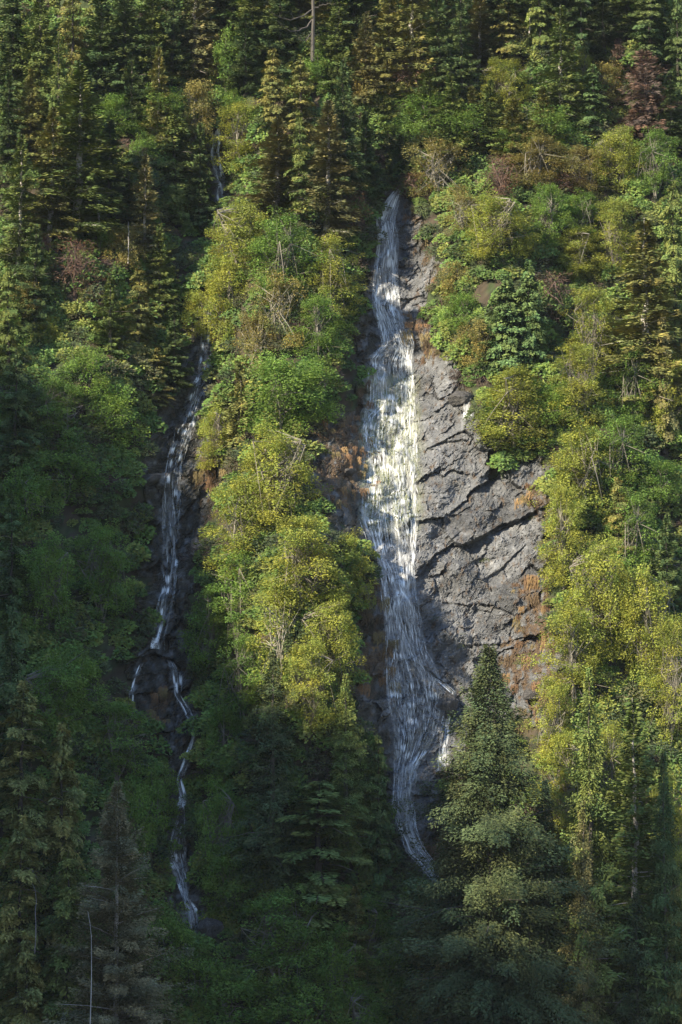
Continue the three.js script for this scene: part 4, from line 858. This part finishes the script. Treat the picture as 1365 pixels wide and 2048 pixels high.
function grassGeometry(seed) {
  const R = rng(seed), S = new Soup(), d = V(), s = V(1, 0, 0.2);
  for (let k = 0; k < 60; k++) {
    const p = V((R() - 0.5) * 0.7, (R() - 0.5) * 0.3, 0.1 * R()); d.set((R() - 0.5) * 0.35, -1, 0.35 + 0.5 * R()).normalize();
    const g = 0.65 + 0.7 * R(), l = 0.3 + 0.5 * R(); S.kite(p, d, s, l * 0.55, 0.018, [g, g * 0.95, g * 0.9]);
    p.addScaledVector(d, l * 0.5); d.set((R() - 0.5) * 0.3, -1, 0.12).normalize(); S.kite(p, d, s, l * 0.6, 0.014, [g, g * 0.95, g * 0.9]);
  }
  return S.geometry();
}
function scatter(name, geometry, material, label, count, seed, accept, size, colors, o = {}) {
  const R = rng(seed), M = new THREE.Matrix4(), q = new THREE.Quaternion(), e = new THREE.Euler(), list = [];
  for (let k = 0; k < count * 6 && list.length < count; k++) {
    const x = -40 + 80 * R(), y = -62 + 136 * R();
    if (R() > accept(x, y)) continue;
    list.push([x, y]);
  }
  const m = new THREE.InstancedMesh(geometry, material, list.length);
  list.forEach(([x, y], k) => {
    const s = size[0] + (size[1] - size[0]) * R(), z = o.onRock ? surfaceZ(x, y) : land(x, y);
    e.set(o.onRock ? 0 : 0.5 + (R() - 0.5) * 0.4, o.onRock ? (R() - 0.5) * 0.8 : R() * 6.28, (R() - 0.5) * 0.4); q.setFromEuler(e);
    M.compose(V(x, y - 0.05, z), q, V(s, s * (0.7 + 0.6 * R()), s)); m.setMatrixAt(k, M);
    const c = colors[Math.floor(R() * colors.length)], g = 0.8 + 0.4 * R(); m.setColorAt(k, rgb(c[0] * g, c[1] * g, c[2] * g));
  });
  m.name = numbered(name); m.castShadow = m.receiveShadow = true; scene.add(m);
  return tag(m, label, null, null, 'stuff');
}
const bushMat = new THREE.MeshPhysicalMaterial({ vertexColors: true, roughness: 0.85, transmission: 0.35, thickness: 0, specularIntensity: 0.5 });
const wild = (a, lo) => (x, y) => { const r = rocky(x, y); return r > 0.1 ? 0 : smooth(-0.3, 0.4, fbm(x * 0.25 + a, y * 0.25, 3)) * (1 - lo) + lo; };
scatter('undergrowth', shrubGeometry(301, 420, 0.2, 0.34), bushMat, 'leafy green undergrowth covering the slope between the trees', 9000, 401, wild(0, 0.6), [0.7, 1.6], [[0.15, 0.25, 0.055], [0.19, 0.28, 0.06], [0.13, 0.22, 0.055], [0.24, 0.28, 0.065]]);
scatter('undergrowth', shrubGeometry(302, 420, 0.2, 0.16), bushMat, 'dark low conifer growth on the slope between the trees', 2000, 402, wild(20, 0.25), [0.8, 1.9], [[0.07, 0.1, 0.04], [0.09, 0.12, 0.04], [0.11, 0.115, 0.05]]);
scatter('undergrowth', shrubGeometry(303, 300, 0.3, 0.06), bushMat, 'brown leafless brush scattered between the trees', 700, 403, wild(40, 0.0), [0.8, 1.7], [[0.11, 0.07, 0.05], [0.09, 0.06, 0.05]]);
const strawMat = new THREE.MeshStandardMaterial({ vertexColors: true, roughness: 0.9 });
scatter('dry_grass', grassGeometry(304), strawMat, 'orange-brown dry grass hanging in tufts from the wet rock edges', 8000, 404, (x, y) => { const s = STAIN(x, y), n = fbm(x * 1.1, y * 0.8, 3); return s > 0 && rocky(x, y) > -0.6 ? smooth(0, 0.35, n) * smooth(0, 0.3, s) : 0; }, [0.7, 1.6], [[0.19, 0.115, 0.06], [0.24, 0.16, 0.075], [0.13, 0.08, 0.045], [0.18, 0.145, 0.065], [0.1, 0.07, 0.04]], { onRock: true });
scatter('moss', shrubGeometry(305, 160, 0.12, 0.4), bushMat, 'small green plants clinging to cracks of the rock', 420, 405, (x, y) => { const r = rocky(x, y), q = nearest(FALL_MAIN, x, y); return r > 0.1 && q.d > q.w + 0.4 ? smooth(0.25, 0.45, fbm(x * 0.7 + 50, y * 0.7, 3)) : 0; }, [0.3, 0.7], [[0.12, 0.16, 0.03], [0.08, 0.12, 0.03]], { onRock: true });

renderer.render(scene, camera);
